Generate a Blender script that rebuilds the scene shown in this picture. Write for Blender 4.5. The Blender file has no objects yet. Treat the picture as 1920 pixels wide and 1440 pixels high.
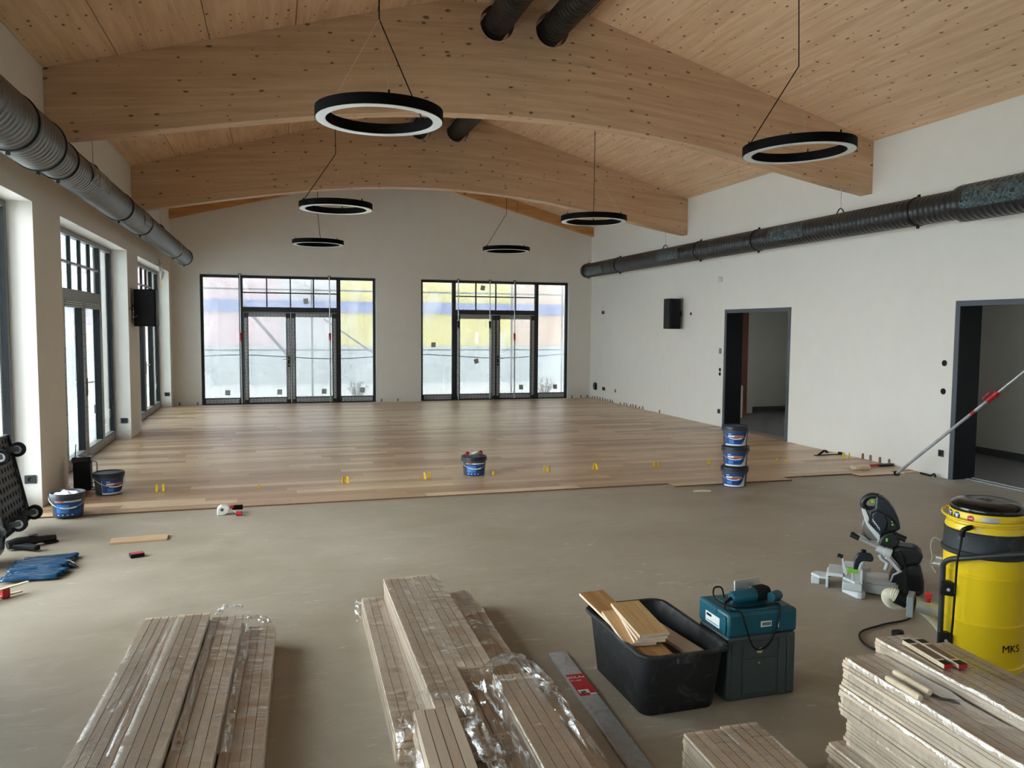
import bpy, bmesh, math, random
from mathutils import Vector, Matrix, Euler
random.seed(7)
R = math.radians
SC = bpy.context.scene
COL = SC.collection

# ---------------------------------------------------------------- camera
YAW, PITCH, ROLL, FPX = 0.2888, -0.0697, 0.0069, 1495.96
CAM_H = 1.8
def cam_axes():
    d = Vector((math.sin(YAW), math.cos(YAW), 0)); r = Vector((math.cos(YAW), -math.sin(YAW), 0)); u = Vector((0, 0, 1))
    d2 = d * math.cos(PITCH) + u * math.sin(PITCH); u2 = u * math.cos(PITCH) - d * math.sin(PITCH)
    return r * math.cos(ROLL) + u2 * math.sin(ROLL), u2 * math.cos(ROLL) - r * math.sin(ROLL), d2
_r, _u, _d = cam_axes()
cd = bpy.data.cameras.new('camera'); cam = bpy.data.objects.new('camera', cd); COL.objects.link(cam)
cd.sensor_fit = 'HORIZONTAL'; cd.sensor_width = 36.0; cd.lens = FPX / 1920 * 36.0; cd.clip_end = 300; cd.clip_start = 0.05
cam.matrix_world = Matrix(((_r.x, _u.x, -_d.x, 0), (_r.y, _u.y, -_d.y, 0), (_r.z, _u.z, -_d.z, CAM_H), (0, 0, 0, 1)))
SC.camera = cam

# ---------------------------------------------------------------- world: bright overcast sky
SKY_STRENGTH = 13.5
w = bpy.data.worlds.new('overcast_sky'); SC.world = w; w.use_nodes = True
bg = w.node_tree.nodes['Background']; bg.inputs[0].default_value = (0.95, 0.966, 1.0, 1); bg.inputs[1].default_value = SKY_STRENGTH
SC.view_settings.view_transform = 'Standard'; SC.view_settings.look = 'None'; SC.view_settings.gamma = 1.0
SC.view_settings.use_curve_mapping = False
SC.view_settings.exposure = 0.54
SC.cycles.max_bounces = 7; SC.cycles.diffuse_bounces = 4; SC.cycles.glossy_bounces = 3
SC.cycles.transparent_max_bounces = 16; SC.cycles.transmission_bounces = 4
SC.cycles.use_adaptive_sampling = True; SC.cycles.adaptive_threshold = 0.045
SC.cycles.sample_clamp_indirect = 6.0; SC.cycles.use_denoising = True
SC.cycles.caustics_reflective = False; SC.cycles.caustics_refractive = False

# room measures (metres, camera stands at x=0 y=0)
XL, XR, YB, YF = -2.204, 7.864, 19.325, -1.05
EAVE, SLOPE, ZFLAT = 4.378, 0.281, 5.56
XF0, XF1 = 1.99, 3.66             # flat strip under the ridge
WIN_X = -2.43                     # glazing plane of the left windows
LEFT_OPEN = [(-0.55, 3.58), (4.62, 8.70), (9.73, 13.78), (14.80, 18.92)]  # first opening is out of view, added to light the foreground
BACK_OPEN = [(-1.61, 2.33), (3.42, 7.255)]
HEAD = 2.975
def sky_portal(name, loc, rot, sx, sy):    # guides the sky's light through a window opening
    l = bpy.data.lights.new(name, 'AREA'); l.shape = 'RECTANGLE'; l.size = sx; l.size_y = sy; l.cycles.is_portal = True
    o = bpy.data.objects.new(name, l); o.location = loc; o.rotation_euler = rot; COL.objects.link(o)
for a, b in LEFT_OPEN:
    sky_portal('sky_portal', (-2.56, (a + b) / 2, HEAD / 2), (0, R(-90), 0), HEAD, b - a)
for a, b in BACK_OPEN:
    sky_portal('sky_portal', ((a + b) / 2, YB + 0.3, HEAD / 2), (R(-90), 0, 0), b - a, HEAD)
    sky_portal('sky_portal', ((a + b) / 2, YF - 0.3, HEAD / 2), (R(90), 0, 0), b - a, HEAD)

# ---------------------------------------------------------------- helpers
class MB:
    """collects verts/faces of one mesh"""
    def __init__(s): s.v = []; s.f = []; s.m = []
    def add(s, vs, fs, mi=0, M=None):
        o = len(s.v)
        if M is not None: vs = [M @ Vector(p) for p in vs]
        s.v += [tuple(p) for p in vs]; s.f += [tuple(i + o for i in q) for q in fs]; s.m += [mi] * len(fs); return s
    def box(s, x0, x1, y0, y1, z0, z1, mi=0, M=None):
        return s.add([(x0, y0, z0), (x1, y0, z0), (x1, y1, z0), (x0, y1, z0), (x0, y0, z1), (x1, y0, z1), (x1, y1, z1), (x0, y1, z1)],
                     [(0, 3, 2, 1), (4, 5, 6, 7), (0, 1, 5, 4), (1, 2, 6, 5), (2, 3, 7, 6), (3, 0, 4, 7)], mi, M)
    def cyl(s, p0, p1, r0, r1=None, n=16, mi=0, M=None):
        r1 = r0 if r1 is None else r1
        return s.loft([(p0, r0), (p1, r1)], n, mi, M)
    def loft(s, rings, n=16, mi=0, M=None, cap=True):
        pts = [Vector(p) for p, _ in rings]; vs = []; fs = []
        up = None
        for i, (p, r) in enumerate(rings):
            a = pts[max(i - 1, 0)]; b = pts[min(i + 1, len(pts) - 1)]
            t = (b - a); t = t.normalized() if t.length > 1e-9 else Vector((0, 0, 1))
            if up is None:
                up = Vector((0, 0, 1)) if abs(t.z) < 0.9 else Vector((1, 0, 0))
            e1 = up - t * up.dot(t)
            if e1.length < 1e-6: e1 = t.orthogonal()
            e1.normalize(); e2 = t.cross(e1); up = e1
            for k in range(n):
                c = math.cos(2 * math.pi * k / n); q = math.sin(2 * math.pi * k / n)
                vs.append(pts[i] + (e1 * c + e2 * q) * r)
        for i in range(len(rings) - 1):
            for k in range(n):
                k2 = (k + 1) % n
                fs.append((i * n + k, i * n + k2, (i + 1) * n + k2, (i + 1) * n + k))
        if cap:
            fs.append(tuple(range(n - 1, -1, -1))); o = (len(rings) - 1) * n; fs.append(tuple(o + k for k in range(n)))
        return s.add(vs, fs, mi, M)
    def tube(s, pts, r, n=8, mi=0, M=None, smooth=0):
        if smooth: pts = spline(pts, smooth)
        return s.loft([(p, r) for p in pts], n, mi, M)
    def lathe(s, prof, n=32, mi=0, M=None, closed=False, a0=0.0, a1=2 * math.pi):
        vs = []; fs = []; full = abs(a1 - a0 - 2 * math.pi) < 1e-6; nn = n if full else n + 1
        for (r, z) in prof:
            for k in range(nn):
                a = a0 + (a1 - a0) * k / n; vs.append((r * math.cos(a), r * math.sin(a), z))
        L = len(prof); rng = range(L if closed else L - 1)
        for i in rng:
            j = (i + 1) % L
            for k in range(n):
                k2 = (k + 1) % nn; fs.append((i * nn + k, i * nn + k2, j * nn + k2, j * nn + k))
        return s.add(vs, fs, mi, M)
    def prism(s, poly, a, b, plane='xy', mi=0, M=None):
        def P(p, h): return (p[0], p[1], h) if plane == 'xy' else ((p[0], h, p[1]) if plane == 'xz' else (h, p[0], p[1]))
        n = len(poly); vs = [P(p, a) for p in poly] + [P(p, b) for p in poly]
        fs = [tuple(range(n - 1, -1, -1)), tuple(range(n, 2 * n))] + [(i, (i + 1) % n, n + (i + 1) % n, n + i) for i in range(n)]
        return s.add(vs, fs, mi, M)
    def grid(s, fn, nu, nv, mi=0, M=None):
        vs = [fn(i / nu, j / nv) for j in range(nv + 1) for i in range(nu + 1)]
        fs = [(j * (nu + 1) + i, j * (nu + 1) + i + 1, (j + 1) * (nu + 1) + i + 1, (j + 1) * (nu + 1) + i) for j in range(nv) for i in range(nu)]
        return s.add(vs, fs, mi, M)
    def mesh(s, name, mats, smooth=None, uv=None, recalc=True):
        me = bpy.data.meshes.new(name); me.from_pydata(s.v, [], s.f)
        for m in (mats if isinstance(mats, (list, tuple)) else [mats]): me.materials.append(m)
        if any(s.m): me.polygons.foreach_set('material_index', s.m)
        if recalc:
            b = bmesh.new(); b.from_mesh(me); bmesh.ops.recalc_face_normals(b, faces=b.faces); b.to_mesh(me); b.free()
        if uv:
            l = me.uv_layers.new(name='UVMap')
            for lp in me.loops: l.data[lp.index].uv = uv(me.vertices[lp.vertex_index].co)
        if smooth:
            me.polygons.foreach_set('use_smooth', [True] * len(me.polygons)); me.set_sharp_from_angle(angle=R(smooth))
        me.update(); return me
    def build(s, name, mats, parent=None, smooth=None, bevel=0, seg=2, uv=None, world=False, recalc=True):
        if world and parent is not None:
            Mi = wm(parent).inverted(); s.v = [tuple(Mi @ Vector(p)) for p in s.v]
        o = bpy.data.objects.new(name, s.mesh(name, mats, smooth or (40 if bevel else None), uv, recalc)); COL.objects.link(o)
        if parent is not None: o.parent = parent
        if bevel:
            b = o.modifiers.new('bevel', 'BEVEL'); b.width = bevel; b.segments = seg; b.limit_method = 'ANGLE'; b.angle_limit = R(35)
        return o
def wm(o):
    M = Matrix.LocRotScale(o.location, o.rotation_euler, o.scale)
    return wm(o.parent) @ M if o.parent else M
def spline(pts, k=6):
    P = [Vector(p) for p in pts]; P = [P[0] * 2 - P[1]] + P + [P[-1] * 2 - P[-2]]; out = []
    for i in range(1, len(P) - 2):
        for j in range(k):
            t = j / k
            out.append(0.5 * ((2 * P[i]) + (P[i + 1] - P[i - 1]) * t + (2 * P[i - 1] - 5 * P[i] + 4 * P[i + 1] - P[i + 2]) * t * t + (3 * P[i] - P[i - 1] - 3 * P[i + 1] + P[i + 2]) * t ** 3))
    out.append(P[-2]); return out
def tag(o, label=None, cat=None, group=None, kind=None):
    if label: o['label'] = label
    if cat: o['category'] = cat
    if group: o['group'] = group
    if kind: o['kind'] = kind
    return o
def thing(name, label, cat, loc=(0, 0, 0), rotz=0.0, group=None):
    o = bpy.data.objects.new(name, None); o.empty_display_size = 0.1; COL.objects.link(o); o.location = loc; o.rotation_euler = (0, 0, rotz)
    return tag(o, label, cat, group)
def struct(o): o['kind'] = 'structure'; return o
def dup(o, parent=None):
    c = o.copy(); COL.objects.link(c)
    if parent is not None: c.parent = parent
    for ch in [x for x in o.children]: dup(ch, c)
    return c
def text_mesh(txt, size, name, mat, parent, M, depth=0.0008, shear=0.0):
    cu = bpy.data.curves.new('lettering', 'FONT'); cu.body = txt; cu.size = size; cu.align_x = 'CENTER'; cu.align_y = 'CENTER'; cu.extrude = depth; cu.shear = shear
    t = bpy.data.objects.new('lettering', cu); COL.objects.link(t); dg = bpy.context.evaluated_depsgraph_get()
    me = bpy.data.meshes.new_from_object(t.evaluated_get(dg)); bpy.data.objects.remove(t); bpy.data.curves.remove(cu)
    me.transform(M); me.materials.clear(); me.materials.append(mat)
    o = bpy.data.objects.new(name, me); COL.objects.link(o); o.parent = parent; return o
def frame(origin, ex, ey):     # matrix with given x / y axes (text planes, plates)
    ex = Vector(ex).normalized(); ey = Vector(ey); ey = (ey - ex * ey.dot(ex)).normalized(); ez = ex.cross(ey); o = Vector(origin)
    return Matrix(((ex.x, ey.x, ez.x, o.x), (ex.y, ey.y, ez.y, o.y), (ex.z, ey.z, ez.z, o.z), (0, 0, 0, 1)))
ORD = ['first', 'second', 'third', 'fourth', 'fifth', 'sixth', 'seventh', 'eighth', 'ninth', 'tenth', 'eleventh', 'twelfth', 'thirteenth', 'fourteenth', 'fifteenth', 'sixteenth', 'seventeenth', 'eighteenth', 'nineteenth', 'twentieth']

# ---------------------------------------------------------------- materials
def srgb(r, g, b):
    f = lambda c: (c / 255 / 12.92) if c / 255 <= 0.04045 else ((c / 255 + 0.055) / 1.055) ** 2.4
    return (f(r), f(g), f(b), 1)
class NT:
    def __init__(s, name):
        s.mat = bpy.data.materials.new(name); s.mat.use_nodes = True; s.t = s.mat.node_tree; s.n = s.t.nodes; s.bsdf = s.n['Principled BSDF']; s.out = s.n['Material Output']
    def node(s, typ, **kw):
        x = s.n.new(typ)
        for k, v in kw.items():
            if k.startswith('i_'):
                key = k[2:]; x.inputs[int(key) if key.isdigit() else key].default_value = v
            else: setattr(x, k, v)
        return x
    def link(s, a, b): s.t.links.new(a, b)
    def math(s, op, a, b=None, clamp=False):
        x = s.n.new('ShaderNodeMath'); x.operation = op; x.use_clamp = clamp
        for i, v in enumerate((a, b)):
            if v is None: continue
            if isinstance(v, (int, float)): x.inputs[i].default_value = v
            else: s.link(v, x.inputs[i])
        return x.outputs[0]
    def mix(s, f, a, b, blend='MIX'):
        x = s.n.new('ShaderNodeMix'); x.data_type = 'RGBA'; x.blend_type = blend
        for i, v in ((0, f), (6, a), (7, b)):
            if isinstance(v, (int, float)): x.inputs[i].default_value = v
            elif isinstance(v, tuple): x.inputs[i].default_value = v
            else: s.link(v, x.inputs[i])
        return x.outputs[2]
    def ramp(s, fac, stops, interp='LINEAR'):
        x = s.n.new('ShaderNodeValToRGB'); x.color_ramp.interpolation = interp; e = x.color_ramp.elements
        while len(e) < len(stops): e.new(0.5)
        for q, (p, c) in zip(e, stops): q.position = p; q.color = c if isinstance(c, tuple) else (c, c, c, 1)
        s.link(fac, x.inputs[0]); return x.outputs[0]
    def coords(s, kind='Object', scale=(1, 1, 1), rot=(0, 0, 0), offset=None):
        c = s.node('ShaderNodeTexCoord'); m = s.node('ShaderNodeMapping'); m.inputs['Scale'].default_value = scale; m.inputs['Rotation'].default_value = rot
        src = c.outputs[kind]
        if offset is not None:
            a = s.node('ShaderNodeVectorMath', operation='ADD'); s.link(src, a.inputs[0]); s.link(offset, a.inputs[1]); src = a.outputs[0]
        s.link(src, m.inputs[0]); return m.outputs[0]
    def noise(s, vec, scale, detail=3, rough=0.55, dist=0.0):
        x = s.node('ShaderNodeTexNoise'); x.inputs['Scale'].default_value = scale; x.inputs['Detail'].default_value = detail
        x.inputs['Roughness'].default_value = rough; x.inputs['Distortion'].default_value = dist; s.link(vec, x.inputs['Vector']); return x.outputs['Fac']
    def bump(s, h, strength=0.2, dist=0.01):
        x = s.node('ShaderNodeBump'); x.inputs['Strength'].default_value = strength; x.inputs['Distance'].default_value = dist; s.link(h, x.inputs['Height']); s.link(x.outputs[0], s.bsdf.inputs['Normal']); return x.outputs[0]
    def color(s, c):
        if isinstance(c, tuple): s.bsdf.inputs['Base Color'].default_value = c
        else: s.link(c, s.bsdf.inputs['Base Color'])
    def set(s, rough=None, metal=None, coat=None, spec=None):
        for k, v in (('Roughness', rough), ('Metallic', metal), ('Coat Weight', coat), ('Specular IOR Level', spec)):
            if v is None: continue
            if isinstance(v, (int, float)): s.bsdf.inputs[k].default_value = v
            else: s.link(v, s.bsdf.inputs[k])
        return s
def plain(name, c, rough=0.5, metal=0.0, var=0.06, scale=30, bump=0.0, coat=0.0, spec=0.5):
    """plain paint / plastic / metal with slight procedural mottling"""
    t = NT(name); v = t.coords('Object'); n = t.noise(v, scale, 4)
    lo = tuple(max(0, x * (1 - var)) for x in c[:3]) + (1,); hi = tuple(min(1, x * (1 + var)) for x in c[:3]) + (1,)
    t.color(t.ramp(n, [(0.3, lo), (0.7, hi)])); t.set(rough, metal, coat, spec)
    if bump: t.bump(n, bump, 0.002)
    return t.mat
def scuffed(name, c, dust, amount=0.55, rough=0.55, scale=14, metal=0.0):
    t = NT(name); v = t.coords('Object'); n = t.noise(v, scale, 6, 0.7, 1.5); m = t.ramp(n, [(amount, 0.0), (min(amount + 0.2, 1), 1.0)])
    n2 = t.noise(v, 3, 2); m2 = t.math('MULTIPLY', m, n2)
    t.color(t.mix(m2, c, dust)); t.set(rough, metal); return t.mat
def wood(name, base, dark, axis='X', kind='Object', knots=True, ring=1.0, rough=0.55, lam=None, per_object=True, knot_scale=1.0, knotcol=(0.10, 0.045, 0.018, 1), streak=0.45, coat=0.0):
    t = NT(name)
    off = None
    if per_object:
        oi = t.node('ShaderNodeObjectInfo'); cb = t.node('ShaderNodeCombineXYZ'); m = t.math('MULTIPLY', oi.outputs['Random'], 37.0)
        for i in range(3): t.link(m, cb.inputs[i])
        off = cb.outputs[0]
    lo, hi = 0.35, 5.0
    sc = (lo, hi, hi) if axis == 'X' else (hi, lo, hi)
    v = t.coords(kind, sc, offset=off)
    g1 = t.noise(v, 3.0 * ring, 4, 0.6, 0.6)
    v2 = t.coords(kind, (lo * 1.2, hi * 8, hi * 8) if axis == 'X' else (hi * 8, lo * 1.2, hi * 8), offset=off)
    g2 = t.noise(v2, 4.0, 3)
    c = t.mix(t.ramp(g1, [(0.35, 0.0), (0.75, 1.0)]), base, dark)
    mid = tuple(a * 0.5 + b * 0.5 for a, b in zip(base, dark))
    c = t.mix(t.math('MULTIPLY', t.ramp(g2, [(0.45, 0.0), (0.8, 1.0)]), streak), c, tuple(x * 0.72 for x in mid[:3]) + (1,))
    v4 = t.coords(kind, (lo, hi * 1.6, hi * 1.6) if axis == 'X' else (hi * 1.6, lo, hi * 1.6), offset=off)
    c = t.mix(t.math('MULTIPLY', t.ramp(t.noise(v4, 1.3, 2), [(0.35, 0.0), (0.65, 1.0)]), 0.35), c, tuple(min(1, x * 1.12) for x in base[:3]) + (1,))
    if lam:
        sx = t.node('ShaderNodeSeparateXYZ'); t.link(t.coords(kind), sx.inputs[0])
        q = t.math('DIVIDE', sx.outputs[1 if axis == 'X' else 0], lam); fl = t.math('FLOOR', q); fr = t.math('FRACT', q)
        wn = t.node('ShaderNodeTexWhiteNoise', noise_dimensions='1D'); t.link(fl, wn.inputs['W'])
        c = t.mix(t.math('MULTIPLY', wn.outputs['Value'], 0.30), c, dark)
        ln = t.math('LESS_THAN', fr, 0.035); c = t.mix(t.math('MULTIPLY', ln, 0.35), c, tuple(x * 0.5 for x in dark[:3]) + (1,))
    if knots:
        ks = 1.0 * knot_scale
        v3 = t.coords(kind, (1.5 * ks, 3.2 * ks, 3.2 * ks) if axis == 'X' else (3.2 * ks, 1.5 * ks, 3.2 * ks), offset=off)
        dn = t.node('ShaderNodeTexNoise'); dn.inputs['Scale'].default_value = 3.0; t.link(v3, dn.inputs['Vector'])
        vm = t.node('ShaderNodeVectorMath', operation='MULTIPLY_ADD'); t.link(dn.outputs['Color'], vm.inputs[0]); vm.inputs[1].default_value = (0.12, 0.12, 0.12); t.link(v3, vm.inputs[2])
        vo = t.node('ShaderNodeTexVoronoi', voronoi_dimensions='2D'); vo.inputs['Scale'].default_value = 2.0; t.link(vm.outputs[0], vo.inputs['Vector'])
        sc2 = t.node('ShaderNodeSeparateColor'); t.link(vo.outputs['Color'], sc2.inputs[0])
        rad = t.math('MULTIPLY', t.math('SUBTRACT', sc2.outputs[0], 0.35), 0.16, True)
        k = t.math('LESS_THAN', vo.outputs['Distance'], rad)
        halo = t.math('LESS_THAN', vo.outputs['Distance'], t.math('MULTIPLY', rad, 1.5))
        c = t.mix(t.math('MULTIPLY', halo, 0.35), c, tuple(x * 0.6 for x in dark[:3]) + (1,)); c = t.mix(t.math('MULTIPLY', k, 0.8), c, knotcol)
    t.color(c); t.set(rough, coat=coat); t.bump(g2, 0.08, 0.002)
    return t.mat

M = {}
M['wall'] = plain('white_plaster', srgb(233, 229, 222), 0.85, var=0.015, scale=4, bump=0.05)
M['clt'] = wood('spruce_ceiling_panel', srgb(240, 204, 166), srgb(208, 164, 124), 'Y', knots=True, rough=0.6, knot_scale=1.4)
M['glulam'] = wood('spruce_glulam', srgb(222, 187, 151), srgb(190, 152, 116), 'X', 'UV', knots=True, rough=0.6, lam=0.042, knot_scale=1.3)
M['rafter'] = wood('warm_larch_rafter', srgb(214, 160, 100), srgb(170, 112, 60), 'X', knots=True, rough=0.55)
M['anthracite'] = plain('anthracite_powder_coat', srgb(40, 44, 48), 0.45, var=0.05)
M['greyframe'] = plain('grey_window_frame', srgb(132, 134, 134), 0.4, 0.2, var=0.05)
M['doorframe'] = plain('slate_grey_door_frame', srgb(74, 80, 88), 0.4, var=0.04)
M['doordark'] = plain('black_blue_door_jamb', srgb(13, 16, 19), 0.55, var=0.04, spec=0.2)
M['black'] = plain('matt_black', srgb(12, 12, 13), 0.5, var=0.1, spec=0.25)
M['blackgloss'] = plain('glossy_black_plastic', srgb(16, 16, 17), 0.25, var=0.1)
M['rubber'] = plain('dark_rubber', srgb(24, 25, 26), 0.7, var=0.15, spec=0.25)
M['steel'] = plain('brushed_steel', srgb(206, 208, 210), 0.30, 0.6, var=0.06, scale=60)
M['alu'] = scuffed('worn_aluminium', srgb(178, 181, 184), srgb(128, 131, 136), 0.45, 0.38, 10, 0.35)
M['white'] = plain('white_plastic', srgb(232, 232, 228), 0.5, var=0.02)
M['red'] = plain('red_plastic', srgb(176, 24, 34), 0.4, var=0.08)
M['yellow'] = plain('yellow_plastic', srgb(232, 190, 20), 0.45, var=0.05)
M['brownwedge'] = plain('brown_wood_wedge', srgb(146, 108, 84), 0.8, var=0.15)
M['palewood'] = wood('pale_beech', srgb(228, 208, 180), srgb(206, 180, 146), 'X', knots=False, rough=0.6)
# ---------------------------------------------------------------- more surface materials
def screed_mat():
    t = NT('smoothed_floor_screed'); v = t.coords('Object')
    big = t.noise(v, 0.45, 3, 0.6); mid = t.noise(t.coords('Object', (0.8, 1.5, 1)), 2.6, 7, 0.72, 0.6); fine = t.noise(v, 45, 4)
    c = t.mix(t.ramp(big, [(0.3, 0.0), (0.7, 1.0)]), srgb(152, 139, 120), srgb(176, 166, 150))
    c = t.mix(t.ramp(mid, [(0.5, 0.0), (0.78, 0.55)]), c, srgb(194, 185, 170))
    c = t.mix(t.ramp(mid, [(0.22, 0.6), (0.45, 0.0)]), c, srgb(126, 112, 92))
    sm = t.noise(t.coords('Object', (1.6, 7.0, 1), (0, 0, R(6))), 2.6, 6, 0.8, 1.0)          # trowel smears
    msk = t.noise(v, 0.9, 2); c = t.mix(t.math('MULTIPLY', t.ramp(sm, [(0.60, 0.0), (0.68, 0.9)]), t.ramp(msk, [(0.42, 0.0), (0.58, 1.0)])), c, srgb(222, 218, 208))
    c = t.mix(t.math('MULTIPLY', fine, 0.12), c, srgb(120, 112, 96))
    t.color(c); t.set(t.ramp(mid, [(0.3, 0.42), (0.7, 0.6)])); t.bump(fine, 0.06, 0.002); return t.mat
def parquet_mat(name, island, tone=1.0, base=(208, 172, 134), dark=(154, 114, 80), light=(236, 210, 174), rough=0.40, strip_axis='Y', strip_len=0.9, coat=0.25, strip_w=0.042, grain=0.7):
    """oak boards made of four strips; every strip has its own tone"""
    t = NT(name)
    if island: rnd = t.node('ShaderNodeNewGeometry').outputs['Random Per Island']
    else: rnd = t.node('ShaderNodeObjectInfo').outputs['Random']
    cb = t.node('ShaderNodeCombineXYZ'); t.link(t.math('MULTIPLY', rnd, 53.0), cb.inputs[0]); t.link(t.math('MULTIPLY', rnd, 19.0), cb.inputs[2])
    rot = (0, 0, 0) if strip_axis == 'Y' else (0, 0, R(90))       # strips are counted across this axis
    c0 = t.coords('Object'); sx = t.node('ShaderNodeSeparateXYZ'); t.link(c0, sx.inputs[0])
    across = sx.outputs[1 if strip_axis == 'Y' else 0]; along = sx.outputs[0 if strip_axis == 'Y' else 1]
    st = t.math('FLOOR', t.math('DIVIDE', t.math('ADD', across, 50.4 if strip_w < 0.1 else 50.4 + 0.084), strip_w))
    wn = t.node('ShaderNodeTexWhiteNoise', noise_dimensions='2D'); vv = t.node('ShaderNodeCombineXYZ'); t.link(st, vv.inputs[0]); t.link(t.math('MULTIPLY', rnd, 91.0), vv.inputs[1]); t.link(vv.outputs[0], wn.inputs['Vector'])
    piece = t.math('FLOOR', t.math('ADD', t.math('DIVIDE', along, strip_len), t.math('MULTIPLY', wn.outputs['Value'], 7.0)))
    wn2 = t.node('ShaderNodeTexWhiteNoise', noise_dimensions='3D'); v3 = t.node('ShaderNodeCombineXYZ'); t.link(st, v3.inputs[0]); t.link(piece, v3.inputs[1]); t.link(t.math('MULTIPLY', rnd, 77.0), v3.inputs[2]); t.link(v3.outputs[0], wn2.inputs['Vector'])
    sc = (1.2, 22, 22) if strip_axis == 'Y' else (22, 1.2, 22)
    off = t.node('ShaderNodeVectorMath', operation='ADD'); t.link(cb.outputs[0], off.inputs[0]); t.link(wn2.outputs['Color'], off.inputs[1])
    g = t.noise(t.coords('Object', sc, offset=off.outputs[0]), 2.6, 5, 0.6, 0.8)
    s3 = lambda q: tuple(min(1, x * tone) for x in srgb(*q)[:3]) + (1,)
    c = t.mix(t.ramp(wn2.outputs['Value'], [(0.0, 0.0), (1.0, 1.0)]), s3(dark), s3(light))
    c = t.mix(0.32, c, s3(base))
    c = t.mix(t.ramp(g, [(0.4, 0.0), (0.85, grain)]), c, s3(tuple(x * 0.72 for x in dark)))
    t.color(c); t.set(t.math('ADD', t.math('MULTIPLY', g, 0.12), rough - 0.05), coat=coat); t.bsdf.inputs['Coat Roughness'].default_value = 0.30
    t.bump(g, 0.05, 0.001); return t.mat
def tape_mat(name, vertical):
    t = NT(name); v = t.coords('Object', (1, 1, 1), (0, 0, 0)); sx = t.node('ShaderNodeSeparateXYZ'); t.link(v, sx.inputs[0]); cb = t.node('ShaderNodeCombineXYZ')
    t.link(sx.outputs[2 if vertical else 0], cb.inputs[0]); t.link(sx.outputs[0 if vertical else 2], cb.inputs[1])
    b = t.node('ShaderNodeTexBrick'); b.inputs['Scale'].default_value = 1.0; b.inputs['Brick Width'].default_value = 0.16; b.inputs['Row Height'].default_value = 0.026; b.inputs['Mortar Size'].default_value = 0.006
    b.inputs['Color1'].default_value = srgb(216, 220, 222); b.inputs['Color2'].default_value = srgb(200, 204, 208); b.inputs['Mortar'].default_value = srgb(58, 62, 66); b.offset = 0.5
    t.link(cb.outputs[0], b.inputs['Vector']); t.color(b.outputs['Color']); t.set(0.45); return t.mat
def pane_mat(name, tint, gloss=0.9):
    t = NT(name); tr = t.node('ShaderNodeBsdfTransparent'); tr.inputs[0].default_value = tint; gl = t.node('ShaderNodeBsdfGlossy'); gl.inputs['Roughness'].default_value = 0.02
    fr = t.node('ShaderNodeFresnel'); fr.inputs[0].default_value = 1.45; mx = t.node('ShaderNodeMixShader'); t.link(t.math('MULTIPLY', fr.outputs[0], gloss), mx.inputs[0])
    t.link(tr.outputs[0], mx.inputs[1]); t.link(gl.outputs[0], mx.inputs[2]); t.link(mx.outputs[0], t.out.inputs[0]); return t.mat
def sheet_mat(name, clear, tint=(0.93, 0.95, 0.96, 1), wrinkle=0.5):
    """building foil: partly clear, partly milky, with a little gloss"""
    t = NT(name); v = t.coords('Object'); n = t.noise(t.coords('Object', (1.6, 1.6, 0.5)), 0.9, 2, 0.5, 0.8)
    tr = t.node('ShaderNodeBsdfTransparent'); tr.inputs[0].default_value = tint; tl = t.node('ShaderNodeBsdfTranslucent'); tl.inputs[0].default_value = tint
    gl = t.node('ShaderNodeBsdfGlossy'); gl.inputs['Roughness'].default_value = 0.2
    bm = t.node('ShaderNodeBump'); bm.inputs['Strength'].default_value = wrinkle; bm.inputs['Distance'].default_value = 0.03; t.link(n, bm.inputs['Height']); t.link(bm.outputs[0], gl.inputs['Normal'])
    m1 = t.node('ShaderNodeMixShader'); t.link(t.ramp(n, [(0.35, 1 - clear + 0.12), (0.62, 1 - clear - 0.08), (0.7, 1 - clear + 0.25)]), m1.inputs[0]); t.link(tr.outputs[0], m1.inputs[1]); t.link(tl.outputs[0], m1.inputs[2])
    m2 = t.node('ShaderNodeMixShader'); m2.inputs[0].default_value = 0.05; t.link(m1.outputs[0], m2.inputs[1]); t.link(gl.outputs[0], m2.inputs[2]); t.link(m2.outputs[0], t.out.inputs[0]); return t.mat
M['screed'] = screed_mat()
M['parquet'] = parquet_mat('oak_parquet', False, strip_w=0.168, strip_len=9.0, grain=0.55)
M['parquet_far'] = parquet_mat('oak_parquet_joined', True, strip_w=50.0, strip_len=90.0, grain=0.55)
M['board_side'] = plain('shaded_brown_board_groove', srgb(124, 92, 66), 0.8, var=0.1)  # groove brown, with the front edge's shading put into the colour
M['tape_h'] = tape_mat('printed_protective_tape', False); M['tape_v'] = tape_mat('printed_protective_tape_upright', True)
M['glass'] = pane_mat('window_glass', (0.93, 0.97, 0.97, 1)); M['glass_green'] = pane_mat('greenish_window_glass', (0.92, 0.965, 0.965, 1), 0.8)
M['sheet'] = sheet_mat('darkened_building_foil', 0.62, (0.115, 0.118, 0.121, 1)); M['sheet_milky'] = sheet_mat('milky_building_foil', 0.45, (0.45, 0.48, 0.49, 1))  # rear foil tinted darker than real foil, to dim the window light
M['sheet_dimmer'] = sheet_mat('light_dimming_foil', 0.62, (0.055, 0.056, 0.057, 1))  # near-black tint, only there to cut light from the front windows
M['sticker'] = plain('grey_glass_sticker', srgb(170, 178, 172), 0.6, var=0.03)

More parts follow.
